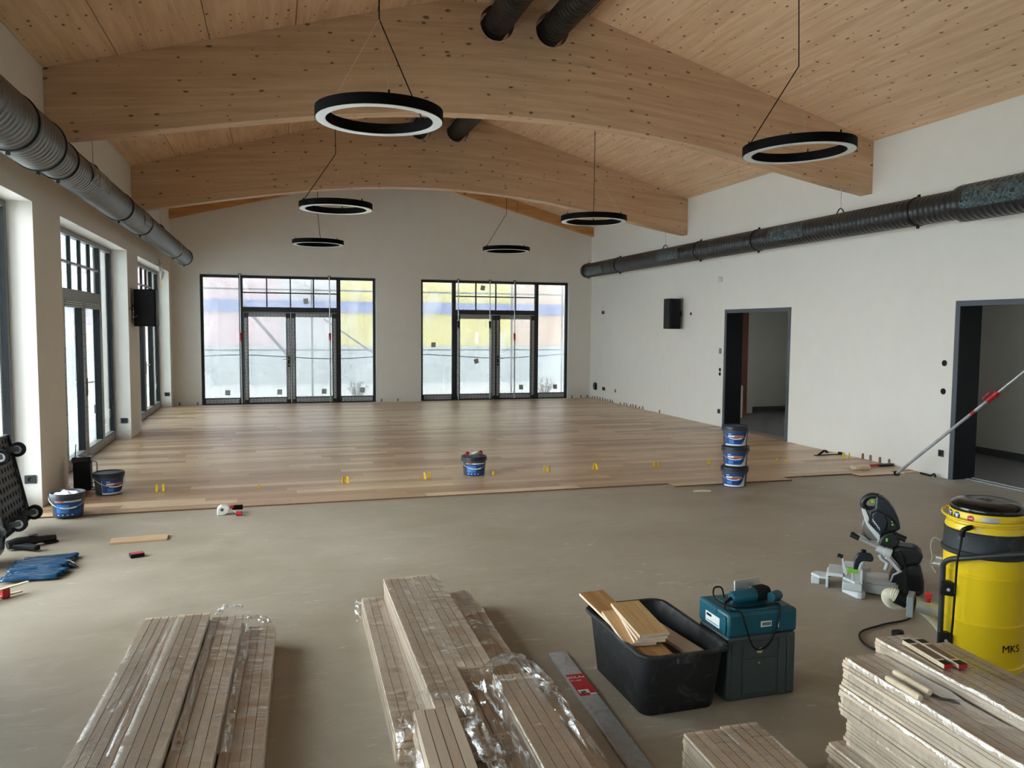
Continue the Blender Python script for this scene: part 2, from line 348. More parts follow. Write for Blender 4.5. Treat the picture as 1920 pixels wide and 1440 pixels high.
# ---------------------------------------------------------------- floor
fl = MB(); fl.box(-2.6, XR + 0.33, YF - 0.2, YB + 0.35, -0.12, 0.0)
FLOOR = struct(fl.build('floor', M['screed']))
BW, BT, BL = 0.168, 0.014, 1.75
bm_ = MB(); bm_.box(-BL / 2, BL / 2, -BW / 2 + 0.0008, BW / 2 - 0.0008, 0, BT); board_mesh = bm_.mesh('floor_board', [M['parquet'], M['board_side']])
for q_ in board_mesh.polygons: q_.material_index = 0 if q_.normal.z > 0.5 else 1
far = MB(); rows = 0; singles = 0
def left_limit(y):
    for a, b in LEFT_OPEN:
        if a < y - BW / 2 and y + BW / 2 < b: return WIN_X + 0.01
    return XL + 0.004
def lay(x0, x1, y, single):
    global singles
    if single:
        o = bpy.data.objects.new('floor_board', board_mesh); COL.objects.link(o); o.parent = FLOOR; o.location = ((x0 + x1) / 2, y, 0.0005 + random.uniform(0, 0.0008)); o.scale = ((x1 - x0 - 0.0012) / BL, 1, 1); singles += 1
    else:
        far.box(x0 + 0.0006, x1 - 0.0006, y - BW / 2 + 0.0008, y + BW / 2 - 0.0008, 0.0005, BT + random.uniform(0.0003, 0.001))
y = 8.28 + BW / 2; k = 0
while y + BW / 2 < YB + 0.03:
    x = left_limit(y); xe = XR - 0.006; first = random.uniform(0.35, BL)
    xs = [x]; q = x + first
    while q < xe - 0.15: xs.append(q); q += BL * random.choice((1, 1, 1, 0.8, 0.62))
    xs.append(xe)
    for a, b in zip(xs[:-1], xs[1:]): lay(a, b, y, singles < 294)
    y += BW; k += 1
tag(far.build('floor_boards', M['parquet_far'], FLOOR), kind='stuff')
for a, b in ((4.36, 5.92), (6.90, 7.50)): lay(a, b, 8.28 - BW / 2, True)

# ---------------------------------------------------------------- walls
def ceil_z(x): return min(ZFLAT, EAVE + SLOPE * (x - XL) if x < 2.83 else EAVE + SLOPE * (XR - x))
wl = MB(); T0 = XL - 0.40
ys = [YF - 0.4] + [v for ab in LEFT_OPEN for v in ab] + [YB + 0.35]
for i in range(0, len(ys), 2): wl.box(T0, XL, ys[i], ys[i + 1], -0.05, HEAD)
wl.box(T0, XL, YF - 0.4, YB + 0.35, HEAD, EAVE + 0.12)
struct(wl.build('wall_left', M['wall']))
DOORS = [(5.76, 7.72), (10.93, 12.87)]; DZ = 2.165; TR = XR + 0.33
wr = MB(); ys = [YF - 0.4] + [v for ab in DOORS for v in ab] + [YB + 0.35]
for i in range(0, len(ys), 2): wr.box(XR, TR, ys[i], ys[i + 1], -0.05, DZ)
wr.box(XR, TR, YF - 0.4, YB + 0.35, DZ, EAVE + 0.12)
struct(wr.build('wall_right', M['wall']))
for nm, y0, y1 in (('wall_back', YB, YB + 0.35), ('wall_front', YF - 0.35, YF)):
    wb = MB(); xs = [XL] + [v for ab in BACK_OPEN for v in ab] + [XR]
    for i in range(0, len(xs), 2): wb.box(xs[i], xs[i + 1], y0, y1, -0.05, HEAD)
    wb.prism([(XL, HEAD), (XR, HEAD), (XR, EAVE), (XF1, ZFLAT), (XF0, ZFLAT), (XL, EAVE)], y0, y1, 'xz')
    struct(wb.build(nm, M['wall']))

# ---------------------------------------------------------------- ceiling: roof deck with long timber panels under it
cl = MB(); top = [(XL - 0.4, EAVE + 0.11 - 0.4 * SLOPE), (XF0, ZFLAT + 0.11), (XF1, ZFLAT + 0.11), (XR + 0.4, EAVE + 0.11 - 0.4 * SLOPE)]
cl.prism(top + [(p[0], p[1] + 0.2) for p in reversed(top)], YF - 0.4, YB + 0.4, 'xz')
CEIL = struct(cl.build('ceiling', plain('dark_roof_deck', srgb(60, 50, 40), 0.9)))
def panel(xa, xb, za, zb):
    p = MB(); g = 0.004; sl = (zb - za) / (xb - xa); xa2, xb2 = xa + g, xb - g; za2, zb2 = za + sl * g, zb - sl * g
    p.prism([(xa2, za2), (xb2, zb2), (xb2, zb2 + 0.1), (xa2, za2 + 0.1)], YF, YB, 'xz'); p.build('ceiling_panel', M['clt'], CEIL)
lx = [XL + 0.002, -1.51, -0.62, 0.26, 1.14, XF0]
for a, b in zip(lx[:-1], lx[1:]):
    panel(a, b, EAVE + SLOPE * (a - XL), EAVE + SLOPE * (b - XL))
    a2, b2 = XL + XR - b, XL + XR - a; panel(a2, b2, EAVE + SLOPE * (XR - a2), EAVE + SLOPE * (XR - b2))
panel(XF0, 2.83, ZFLAT, ZFLAT); panel(2.83, XF1, ZFLAT, ZFLAT)

# ---------------------------------------------------------------- glulam beams with curved soffit and duct holes
XM = (XL + XR) / 2
ARCH = [(0, 4.300), (0.5, 4.292), (1.0, 4.268), (1.5, 4.228), (2.1, 4.162), (2.8, 4.055), (3.5, 3.937), (4.4, 3.770), (5.04, 3.668)]
def arch(x):
    d = abs(x - XM)
    for (a, za), (b, zb) in zip(ARCH[:-1], ARCH[1:]):
        if d <= b: s = (d - a) / (b - a); return za + (zb - za) * s
    return ARCH[-1][1]
DUCT_X = [2.53, 3.21]; DUCT_Z = 5.345
for i, (yb, lab) in enumerate(((9.222, 'wide curved glulam timber beam, nearest the camera'), (14.337, 'curved glulam timber beam farther back, behind the nearest one'))):
    b = MB(); low = [(XL + 0.002 + (XR - XL - 0.004) * j / 64, 0) for j in range(65)]; low = [(x, arch(x)) for x, _ in low]
    b.prism(low + [(XR - 0.002, EAVE - 0.002), (XF1, ZFLAT - 0.002), (XF0, ZFLAT - 0.002), (XL + 0.002, EAVE - 0.002)], yb, yb + 0.22, 'xz')
    o = b.build('glulam_beam', M['glulam'], uv=lambda c: (c.x, c.z - (arch(c.x) - 3.668) * 0.7 + (c.y - 9) * 0.9))
    for hx in DUCT_X:
        cu = MB(); cu.cyl((hx, yb - 0.1, DUCT_Z), (hx, yb + 0.4, DUCT_Z), 0.205, n=40); c = cu.build('cutter', M['glulam'])
        m = o.modifiers.new('hole', 'BOOLEAN'); m.object = c; m.operation = 'DIFFERENCE'; m.solver = 'EXACT'
    dg = bpy.context.evaluated_depsgraph_get(); me = bpy.data.meshes.new_from_object(o.evaluated_get(dg)); o.modifiers.clear(); o.data = me
    for c in [x for x in COL.objects if x.name.startswith('cutter')]: bpy.data.objects.remove(c)
    tag(o, lab, 'beam')
for nm, pts, lab in (('l', [(XL, EAVE - 0.21), (2.83, 5.79 - 0.22), (2.83, ZFLAT), (XF0, ZFLAT), (XL, EAVE)], 'slim warm wood rafter along rear wall top, left half'), ('r', [(XR, EAVE - 0.22), (XR, EAVE), (XF1, ZFLAT), (2.832, ZFLAT), (2.832, 5.79 - 0.22)], 'slim warm wood rafter along rear wall top, right half')):
    pts = [(x, min(z, ZFLAT - 0.003) - 0.002) for x, z in pts]
    if nm == 'l': pts = [(XL + 0.002, EAVE - 0.212), (2.828, ZFLAT - 0.21 + 0.1), (2.828, ZFLAT - 0.003), (XF0, ZFLAT - 0.003), (XL + 0.002, EAVE - 0.003)]
    else: pts = [(XR - 0.002, EAVE - 0.222), (XR - 0.002, EAVE - 0.003), (XF1, ZFLAT - 0.003), (2.832, ZFLAT - 0.003), (2.832, ZFLAT - 0.11)]
    b = MB(); b.prism(pts, YB - 0.14, YB - 0.001, 'xz'); tag(b.build('edge_rafter', M['rafter']), lab, 'beam')

M['gasket'] = plain('black_window_seal', srgb(24, 28, 30), 0.6, spec=0.2)
# ---------------------------------------------------------------- windows: side lights, door pair, upper light with glazing bars
def window(num, W, H, Mx, fm, gl, side_w=0.86, stickers=(), knob=True, tape=True, bright_tape=False):
    root = struct(bpy.data.objects.new('window_%d' % num, None)); root.empty_display_size = 0.1; COL.objects.link(root); root.matrix_world = Mx
    def part(mb, name, m, parent=None, bevel=0.0):
        if m is not M['greyframe']: return mb.build(name, m, parent or root, bevel=bevel)
        o = mb.build(name, [m, M['gasket']], parent or root)
        for q in o.data.polygons: q.material_index = 1 if abs(q.normal.x) > 0.9 else 0      # black seals on the upright reveals
        return o
    F, D = 0.06, 0.075; a, b = side_w, W - side_w; zt0, zt1 = 2.13, 2.25     # transom
    f = MB(); f.box(0, F, 0, D, 0, H); f.box(W - F, W, 0, D, 0, H); f.box(F, W - F, 0, D, H - F, H); f.box(F, a, 0, D, 0, 0.15); f.box(b, W - F, 0, D, 0, 0.15); f.box(a, b, 0, D, 0, 0.02); part(f, 'outer_frame', fm)
    for x in (a, b): m = MB(); m.box(x - 0.045, x + 0.045, -0.005, D, 0.0, H - F); part(m, 'mullion', fm)
    m = MB(); m.box(a + 0.045, b - 0.045, -0.003, D, zt0, zt1); part(m, 'transom', fm)
    n = 4; ux0, ux1 = a + 0.045, b - 0.045; zm = (zt1 + H - F) / 2
    for j in range(1, n):
        x = ux0 + (ux1 - ux0) * j / n; m = MB(); m.box(x - 0.014, x + 0.014, 0.005, 0.05, zt1, H - F); part(m, 'glazing_bar', fm)
    m = MB(); m.box(ux0, ux1, 0.003, 0.048, zm - 0.014, zm + 0.014); part(m, 'glazing_bar', fm)
    for j in range(n):
        for z0, z1 in ((zt1, zm - 0.014), (zm + 0.014, H - F)):
            m = MB(); x0 = ux0 + (ux1 - ux0) * j / n + (0.014 if j else 0); x1 = ux0 + (ux1 - ux0) * (j + 1) / n - (0.014 if j < n - 1 else 0); m.box(x0, x1, 0.025, 0.031, z0, z1); part(m, 'glass_pane', gl)
    for x0, x1 in ((F, a - 0.045), (b + 0.045, W - F)):
        m = MB(); m.box(x0, x1, 0.03, 0.036, 0.15, H - F); part(m, 'glass_pane', gl)
        if tape: m = MB(); m.box(x0 + 0.02, x1 - 0.02, -0.004, 0, 0.025, 0.135); part(m, 'protective_tape', M['tape_h'])
    xm = (a + b) / 2
    for s, (x0, x1) in enumerate(((ux0 + 0.004, xm - 0.003), (xm + 0.003, ux1 - 0.004))):
        z0, z1, r = 0.022, zt0 - 0.004, 0.105
        m = MB(); m.box(x0, x0 + r, -0.012, D, z0, z1); m.box(x1 - r, x1, -0.012, D, z0, z1); m.box(x0 + r, x1 - r, -0.012, D, z0, z0 + 0.13); m.box(x0 + r, x1 - r, -0.012, D, z1 - 0.10, z1); leaf = part(m, 'door_leaf', fm)
        m = MB(); m.box(x0 + r, x1 - r, 0.03, 0.036, z0 + 0.13, z1 - 0.10); part(m, 'glass_pane', gl, leaf)
        if tape:
            for q0, q1 in ((x0 + 0.018, x0 + 0.085), (x1 - 0.085, x1 - 0.018)):
                m = MB(); m.box(q0, q1, -0.016, -0.012, 0.1, z1 - 0.12); part(m, 'protective_tape', M['tape_v'], leaf)
            for q0, q1 in ((z0 + 0.015, z0 + 0.115), (z1 - 0.09, z1 - 0.012)):
                m = MB(); m.box(x0 + 0.11, x1 - 0.11, -0.016, -0.012, q0, q1); part(m, 'protective_tape', M['tape_h'], leaf)
        if s == knob:
            hx = x0 + 0.05 if s else x1 - 0.05; sg = 1 if s else -1
            m = MB(); m.box(hx - 0.017, hx + 0.017, -0.024, -0.012, 0.86, 1.10); part(m, 'handle_plate', M['black'], leaf)
            m = MB(); m.tube([(hx, -0.02, 1.04), (hx, -0.06, 1.04), (hx + sg * 0.02, -0.07, 1.04), (hx + sg * 0.13, -0.07, 1.04)], 0.010, 8); part(m, 'door_handle', M['steel'], leaf)
            m = MB(); m.cyl((hx, -0.03, 0.92), (hx, -0.022, 0.92), 0.014, n=14); part(m, 'lock_cylinder', M['steel'], leaf)
    for sx, sz, rot in stickers:
        m = MB(); m.box(-0.055, 0.055, 0.022, 0.024, -0.06, 0.06, M=Matrix.Translation((sx, 0, sz)) @ Matrix.Rotation(rot, 4, 'Y')); part(m, 'glass_sticker', M['sticker'])
    return root
W0 = BACK_OPEN[0]; W1 = BACK_OPEN[1]
window(1, W0[1] - W0[0], HEAD - 0.005, Matrix.Translation((W0[0], YB + 0.10, 0.001)), M['anthracite'], M['glass'], 0.87, [(0.55, 0.27, 0.05), (1.70, 0.27, 0.05), (2.72, 0.27, 0.05), (3.62, 0.29, 0.08), (2.32, 2.40, -0.12)], False)
window(2, W1[1] - W1[0], HEAD - 0.005, Matrix.Translation((W1[0], YB + 0.10, 0.001)), M['anthracite'], M['glass'], 0.84, [(0.33, 1.38, 0.02), (1.42, 0.97, -0.35), (2.60, 0.3, 0), (3.52, 0.3, 0), (1.58, 2.80, 0.2)], True)
for i, (a, b) in enumerate(LEFT_OPEN):
    st = {2: [(2.72, 0.62, 0.0), (3.75, 0.45, 0)], 3: [(3.75, 0.5, 0)]}.get(i, [])
    Mx = Matrix(((0, -1, 0, WIN_X), (1, 0, 0, a), (0, 0, 1, 0.001), (0, 0, 0, 1)))
    window(3 + i, b - a, HEAD - 0.005, Mx, M['greyframe'] if i else M['anthracite'], M['glass_green'], 0.88, st, True)
for i, (a, b) in enumerate(BACK_OPEN):
    Mx = Matrix(((-1, 0, 0, b), (0, -1, 0, YF - 0.10), (0, 0, 1, 0.001), (0, 0, 0, 1))); window(7 + i, b - a, HEAD - 0.005, Mx, M['anthracite'], M['glass'], 0.86, (), False, False)  # windows behind the camera, unseen and added for their light

# ---------------------------------------------------------------- doorways with steel frames and the dark rooms behind them
for i, (a, b) in enumerate(DOORS):
    root = struct(bpy.data.objects.new('door_%d' % (i + 1), None)); root.empty_display_size = 0.1; COL.objects.link(root); root.location = (XR, (a + b) / 2, 0)
    m = MB(); fw = 0.065
    m.box(XR - 0.012, XR - 0.001, a - 0.002, a + fw, 0.001, DZ); m.box(XR - 0.012, XR - 0.001, b - fw, b + 0.002, 0.001, DZ); m.box(XR - 0.012, XR - 0.001, a + fw, b - fw, DZ - fw, DZ)
    m.build('door_frame', M['doorframe'], root, world=True, bevel=0.002)
    for y0, y1 in ((a + 0.001, a + 0.055), (b - 0.055, b - 0.001)):
        m = MB(); m.box(XR - 0.001, TR + 0.005, y0, y1, 0.001, DZ - 0.001); m.build('door_jamb', M['doordark'], root, world=True)
    m = MB(); m.box(XR - 0.001, TR + 0.005, a + 0.055, b - 0.055, DZ - 0.055, DZ - 0.001); m.build('door_head', M['doordark'], root, world=True)
M['sidewall'] = plain('side_room_plaster', srgb(214, 212, 204), 0.9, var=0.02, scale=4)
M['sidefloor'] = plain('grey_side_room_floor', srgb(120, 122, 124), 0.45, var=0.08, scale=6)
M['skirting'] = plain('grey_skirting', srgb(84, 86, 86), 0.6)
sr = MB(); sr.box(TR, 11.6, 9.98, 10.10, -0.05, 2.7); sr.box(TR, 11.6, 15.4, 15.5, -0.05, 2.7); sr.box(11.5, 11.6, 10.10, 10.9, -0.05, 2.7); sr.box(11.5, 11.6, 12.0, 15.4, -0.05, 2.7); sr.box(11.5, 11.6, 10.9, 12.0, -0.05, 1.2); sr.box(11.5, 11.6, 10.9, 12.0, 1.6, 2.7); sr.box(9.97, 10.09, 4.0, 9.98, -0.05, 2.7); sr.box(TR, 8.6, 3.9, 4.0, -0.05, 2.7); sr.box(9.5, 9.97, 3.9, 4.0, -0.05, 2.7); sr.box(8.6, 9.5, 3.9, 4.0, -0.05, 1.1); sr.box(8.6, 9.5, 3.9, 4.0, 1.6, 2.7)  # wall gaps out of view, added to let sky light in
sr.box(9.72, 9.92, 15.05, 15.4, -0.05, 2.7)
struct(sr.build('wall_side_rooms', M['sidewall']))
sr = MB(); sr.box(TR, 11.6, 3.9, 15.5, 2.7, 2.8); struct(sr.build('ceiling_side_rooms', M['sidewall']))
sr = MB(); sr.box(TR, 11.6, 3.9, 15.5, -0.1, -0.002); struct(sr.build('floor_side_rooms', M['sidefloor']))
for nm, bx in (('a', (9.92, 11.5, 15.385, 15.4, 0, 0.10)), ('b', (9.955, 9.97, 4.0, 9.98, 0, 0.10))):
    m = MB(); m.box(*bx); struct(m.build('baseboard_side_room', M['skirting']))
m = MB(); m.box(8.06, 8.12, 5.82, 7.66, 0.0, 0.012); m.box(8.15, 8.17, 5.82, 7.66, 0.0, 0.02); struct(m.build('trim_1', M['alu']))
m = MB(); n = 16
def patch(u, v): return (7.22 + 0.62 * u + 0.33 * max(0, u - 0.5) * 2 * 0.99, 5.8 + 1.86 * v, 0.0012)
m.grid(lambda u, v: (7.30 + 0.06 * math.sin(v * 9) + 0.35 * max(0, v - 0.75) * 2 + u * (TR - 7.32 - 0.35 * max(0, v - 0.75) * 2), 4.9 + 2.80 * v, 0.0014), 6, 14)
M['patch'] = plain('pale_screed_patch', srgb(176, 172, 164), 0.65, var=0.08, scale=5)
struct(m.build('trim_2', M['patch']))

# ---------------------------------------------------------------- outside: snow-light ground, neighbouring facade, foil in front of the windows
g = MB(); g.box(-60, 60, -40, 70, -0.4, -0.14); struct(g.build('ground_outside', plain('pale_gravel_ground', srgb(214, 214, 212), 0.9, var=0.1, scale=1.5)))
nb = thing('neighbouring_building', 'pale yellow and pink building with a blue band, seen through rear windows', 'building', (4, 28, -0.14))
for nm, x0, x1, c in (('pink_wall', -16, 0.2, (222, 190, 192)), ('grey_pink_wall', 0.2, 2.1, (206, 202, 204)), ('yellow_wall', 2.1, 8.3, (232, 214, 110)), ('orange_wall', 8.3, 24, (226, 186, 158))):
    m = MB(); m.box(x0, x1, 28, 32, -0.14, 5.2); m.build(nm, plain(nm + '_paint', srgb(*c), 0.9, var=0.05, scale=2), nb, world=True)
m = MB(); m.box(-16, 24, 27.9, 27.995, 2.30, 2.68); m.build('blue_band', plain('blue_band_paint', srgb(112, 128, 190), 0.8), nb, world=True)
m = MB(); m.box(-16, 24, 27.85, 27.995, -0.14, 1.15); m.build('grey_plinth', plain('grey_green_plinth', srgb(188, 196, 196), 0.9), nb, world=True)
m = MB(); m.box(-16, 24, 27.9, 27.99, 3.7, 5.2); m.build('pale_parapet', plain('pale_parapet_paint', srgb(222, 222, 224), 0.9), nb, world=True)
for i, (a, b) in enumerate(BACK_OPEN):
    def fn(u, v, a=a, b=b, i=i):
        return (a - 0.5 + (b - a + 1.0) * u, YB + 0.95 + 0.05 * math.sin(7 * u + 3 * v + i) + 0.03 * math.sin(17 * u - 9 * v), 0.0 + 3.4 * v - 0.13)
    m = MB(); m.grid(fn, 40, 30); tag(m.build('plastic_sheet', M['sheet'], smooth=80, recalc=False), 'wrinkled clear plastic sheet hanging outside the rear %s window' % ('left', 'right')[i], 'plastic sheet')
for i, (a, b) in enumerate(LEFT_OPEN):
    if i == 1: continue
    def fn(u, v, a=a, b=b, i=i): return (-3.0 + 0.04 * math.sin(9 * u + 2 * v + i), a - 0.3 + (b - a + 0.6) * u, 3.4 * v - 0.13)
    m = MB(); m.grid(fn, 30, 20); tag(m.build('plastic_sheet', M['sheet_milky'], smooth=80, recalc=False), 'milky plastic sheet outside the %s left-hand window' % (None, None, 'middle', 'farthest')[i], 'plastic sheet') if i else struct(m.build('window_sheet_3', M['sheet_milky'], smooth=80, recalc=False))  # nearest sheet is unseen, added to temper its window's light

for i, (a, b) in enumerate(BACK_OPEN):
    m = MB(); m.grid(lambda u, v, a=a, b=b: (a - 0.5 + (b - a + 1.0) * u, YF - 0.95 + 0.04 * math.sin(8 * u), 3.4 * v - 0.13), 12, 8); struct(m.build('window_sheet_%d' % (i + 1), M['sheet_dimmer'], smooth=80, recalc=False))  # unseen foil added to weaken the light from behind the camera

sf = thing('scaffold', 'grey tube scaffold standing outside behind the plastic sheets', 'scaffold', (3, YB + 1.4, -0.14)); M['tube'] = plain('grey_scaffold_tube', srgb(96, 106, 116), 0.5, 0.2)
def sct(a, b, nm='scaffold_tube', r=0.026): q = MB(); q.cyl(a, b, r, n=10); q.build(nm, M['tube'], sf, smooth=40, world=True)
for x in (-1.9, 0.9, 3.2, 6.15, 7.6): sct((x, YB + 1.45, -0.14), (x, YB + 1.45, 4.3), 'upright')
sct((-2.4, YB + 1.4, 1.22), (8.0, YB + 1.4, 1.22), 'guard_rail', 0.02); sct((-2.4, YB + 1.4, 2.72), (8.0, YB + 1.4, 2.72), 'ledger', 0.022)
sct((-0.75, YB + 1.5, 2.35), (0.45, YB + 1.5, 0.9), 'diagonal_brace', 0.04); sct((3.2, YB + 1.5, 0.6), (1.2, YB + 1.5, 2.0), 'diagonal_brace', 0.024)
for i, (a, b) in enumerate(BACK_OPEN):
    q = MB(); q.tube([(a - 0.4 + (b - a + 0.8) * k / 12, YB + 0.85, 1.07 + 0.05 * math.sin(k * 0.55 + i)) for k in range(13)], 0.012, 8)
    tag(q.build('sheet_batten', M['tube'], smooth=40), 'thin grey batten holding the plastic sheet outside the rear %s window' % ('left', 'right')[i], 'batten')
for i, (x, z, s_) in enumerate(((2.0, 0.25, 0.30), (7.0, 0.25, 0.32))):
    q = MB(); rr = random.Random(3 + i)
    for k in range(60):
        a = rr.uniform(-0.9, 0.9); L = rr.uniform(0.3, 0.75) * s_ * 2; px_, pz_ = x + L * math.sin(a) * 0.8, z + L * math.cos(a) - 0.25; py_ = YB + 1.15 + rr.uniform(-0.08, 0.08)
        q.box(px_ - 0.012, px_ + 0.012, py_ - 0.002, py_ + 0.002, pz_ - 0.016, pz_ + 0.016, M=None)
        q.cyl((x, YB + 1.15, -0.135), (px_, py_, pz_), 0.003, n=4)
    bsh = thing('dry_shrub', 'small dry shrub outside behind the rear %s window' % ('left', 'right')[i], 'shrub', (x, YB + 1.15, -0.14)); tag(q.build('twigs', M['rubber'], bsh, world=True), kind='stuff')
# ---------------------------------------------------------------- ventilation ducts
M['duct'] = plain('graphite_spiral_duct', srgb(60, 62, 64), 0.36, 0.55, var=0.08, scale=18); M['duct_lit'] = plain('lit_graphite_spiral_duct', srgb(112, 115, 117), 0.34, 0.6, var=0.08, scale=18)  # left duct: same dark metal, its lit look put into the colour
M['duct_dark'] = plain('black_spiral_duct', srgb(34, 34, 35), 0.42, 0.3, var=0.12, scale=18)
M['collar'] = plain('black_duct_collar', srgb(18, 18, 19), 0.5)
def film_mat(name, tint=(0.97, 0.98, 0.99, 1), base=0.085, edge=0.6, rough=0.08, wscale=9, wstrength=0.8, stretch=(1, 1.5, 1)):
    """thin clear shrink film: mostly transparent, glossy wrinkles"""
    t = NT(name); n = t.noise(t.coords('Object', stretch), wscale, 4, 0.6, 1.2)
    tr = t.node('ShaderNodeBsdfTransparent'); tr.inputs[0].default_value = tint; gl = t.node('ShaderNodeBsdfGlossy'); gl.inputs['Roughness'].default_value = rough; gl.inputs[0].default_value = (1, 1, 1, 1)
    bm = t.node('ShaderNodeBump'); bm.inputs['Strength'].default_value = wstrength; bm.inputs['Distance'].default_value = 0.01; t.link(n, bm.inputs['Height']); t.link(bm.outputs[0], gl.inputs['Normal'])
    lw = t.node('ShaderNodeLayerWeight'); lw.inputs[0].default_value = 0.35; t.link(bm.outputs[0], lw.inputs['Normal'])
    f = t.math('ADD', t.math('MULTIPLY', lw.outputs['Facing'], edge), base, True); f = t.math('MULTIPLY', f, t.ramp(n, [(0.35, 0.55), (0.6, 1.0)]))
    mx = t.node('ShaderNodeMixShader'); t.link(f, mx.inputs[0]); t.link(tr.outputs[0], mx.inputs[1]); t.link(gl.outputs[0], mx.inputs[2]); t.link(mx.outputs[0], t.out.inputs[0]); return t.mat
M['film'] = film_mat('clear_shrink_film')
M['film_crumple'] = film_mat('crumpled_shrink_film', base=0.16, edge=0.75, rough=0.10, wscale=18, wstrength=0.7, stretch=(1.6, 0.8, 1))
t = NT('dark_green_foil'); n = t.noise(t.coords('Object', (1, 1, 1)), 16, 4, 0.6, 2.0); t.color(t.ramp(n, [(0.35, srgb(22, 36, 40)), (0.7, srgb(92, 112, 118))])); t.set(0.15); t.bump(n, 1.0, 0.02); M['foil'] = t.mat  # pale end of the dark foil's ramp paints in glossy highlights
t = NT('grey_clear_foil'); n = t.noise(t.coords('Object', (1, 1, 1)), 14, 4, 0.6, 2.0); t.color(t.ramp(n, [(0.35, srgb(80, 84, 84)), (0.7, srgb(150, 156, 156))])); t.set(0.15); t.bump(n, 1.0, 0.02); M['foil_grey'] = t.mat
def duct(label, cx, cz, segs, collars, patches, hangers, mat, foil, pitch=0.08, side=1):
    """segs: (y0, y1, radius); patches: (y0, y1, centre angle)"""
    d = thing('ventilation_duct', label, 'duct', (cx, segs[0][0], cz))
    for y0, y1, r in segs:
        prof = []; y = y0
        while y < y1 - pitch * 0.6:
            prof += [((cx, y, cz), r), ((cx, y + pitch * 0.80, cz), r), ((cx, y + pitch * 0.86, cz), r + 0.0032), ((cx, y + pitch * 0.94, cz), r + 0.0032)]; y += pitch
        prof += [((cx, y, cz), r), ((cx, y1, cz), r)]
        m = MB(); m.loft(prof, 40); m.build('duct_pipe', mat, d, smooth=50, world=True)
    for y in collars:
        r = max(q[2] for q in segs if q[0] - 0.01 <= y <= q[1] + 0.01)
        m = MB(); m.loft([((cx, y - 0.012, cz), r + 0.011), ((cx, y + 0.012, cz), r + 0.011)], 40); c = m.build('duct_collar', M['collar'], d, smooth=40, world=True)
        for s in (1, -1): m = MB(); m.box(cx - 0.012, cx + 0.012, y - 0.014, y + 0.014, cz + s * (r + 0.02) - 0.016, cz + s * (r + 0.02) + 0.016); m.build('clamp_screw', M['collar'], c, world=True)
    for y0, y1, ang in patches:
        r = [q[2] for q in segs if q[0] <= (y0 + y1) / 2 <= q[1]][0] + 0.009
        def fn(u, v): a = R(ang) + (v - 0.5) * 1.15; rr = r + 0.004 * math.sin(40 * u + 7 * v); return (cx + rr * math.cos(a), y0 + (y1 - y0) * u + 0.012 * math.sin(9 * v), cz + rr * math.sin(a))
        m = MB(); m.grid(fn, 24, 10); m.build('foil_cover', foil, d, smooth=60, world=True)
    for y in hangers:
        r = [q[2] for q in segs if q[0] <= y <= q[1]][0]; top = arch(cx) + 0.004
        m = MB(); m.cyl((cx, y, cz + r + 0.06), (cx, y, top), 0.006, n=6); m.build('hanger_rod', M['steel'], d, world=True)
        m = MB(); m.tube([(cx - 0.07, y, cz + r - 0.02), (cx - 0.03, y, cz + r + 0.05), (cx, y, cz + r + 0.07), (cx + 0.03, y, cz + r + 0.05), (cx + 0.07, y, cz + r - 0.02)], 0.009, 6); m.build('hanger_yoke', M['collar'], d, world=True)
    return d
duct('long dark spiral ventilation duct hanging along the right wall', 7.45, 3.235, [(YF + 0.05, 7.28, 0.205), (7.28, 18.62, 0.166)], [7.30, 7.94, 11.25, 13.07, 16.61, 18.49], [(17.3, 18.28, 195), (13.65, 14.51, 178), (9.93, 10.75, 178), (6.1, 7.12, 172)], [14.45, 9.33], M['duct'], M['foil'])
duct('long dark spiral ventilation duct, coloured as lit, hanging along the left window wall', -1.79, 3.235, [(YF + 0.05, 7.28, 0.205), (7.28, 18.1, 0.166)], [6.51, 7.27, 7.88, 10.7, 12.29, 16.15, 17.95], [(8.44, 9.3, 5), (11.6, 12.2, 5), (15.6, 16.1, 5)], [9.33, 14.45], M['duct_lit'], M['foil_grey'])
duct('black spiral duct under the ridge through both beams, left one', DUCT_X[0], DUCT_Z, [(YF + 0.05, YB - 0.16, 0.158)], [], [], [], M['duct_dark'], M['foil'])
duct('black spiral duct under the ridge through both beams, right one', DUCT_X[1], DUCT_Z, [(YF + 0.05, YB - 0.16, 0.158)], [], [], [], M['duct_dark'], M['foil'])

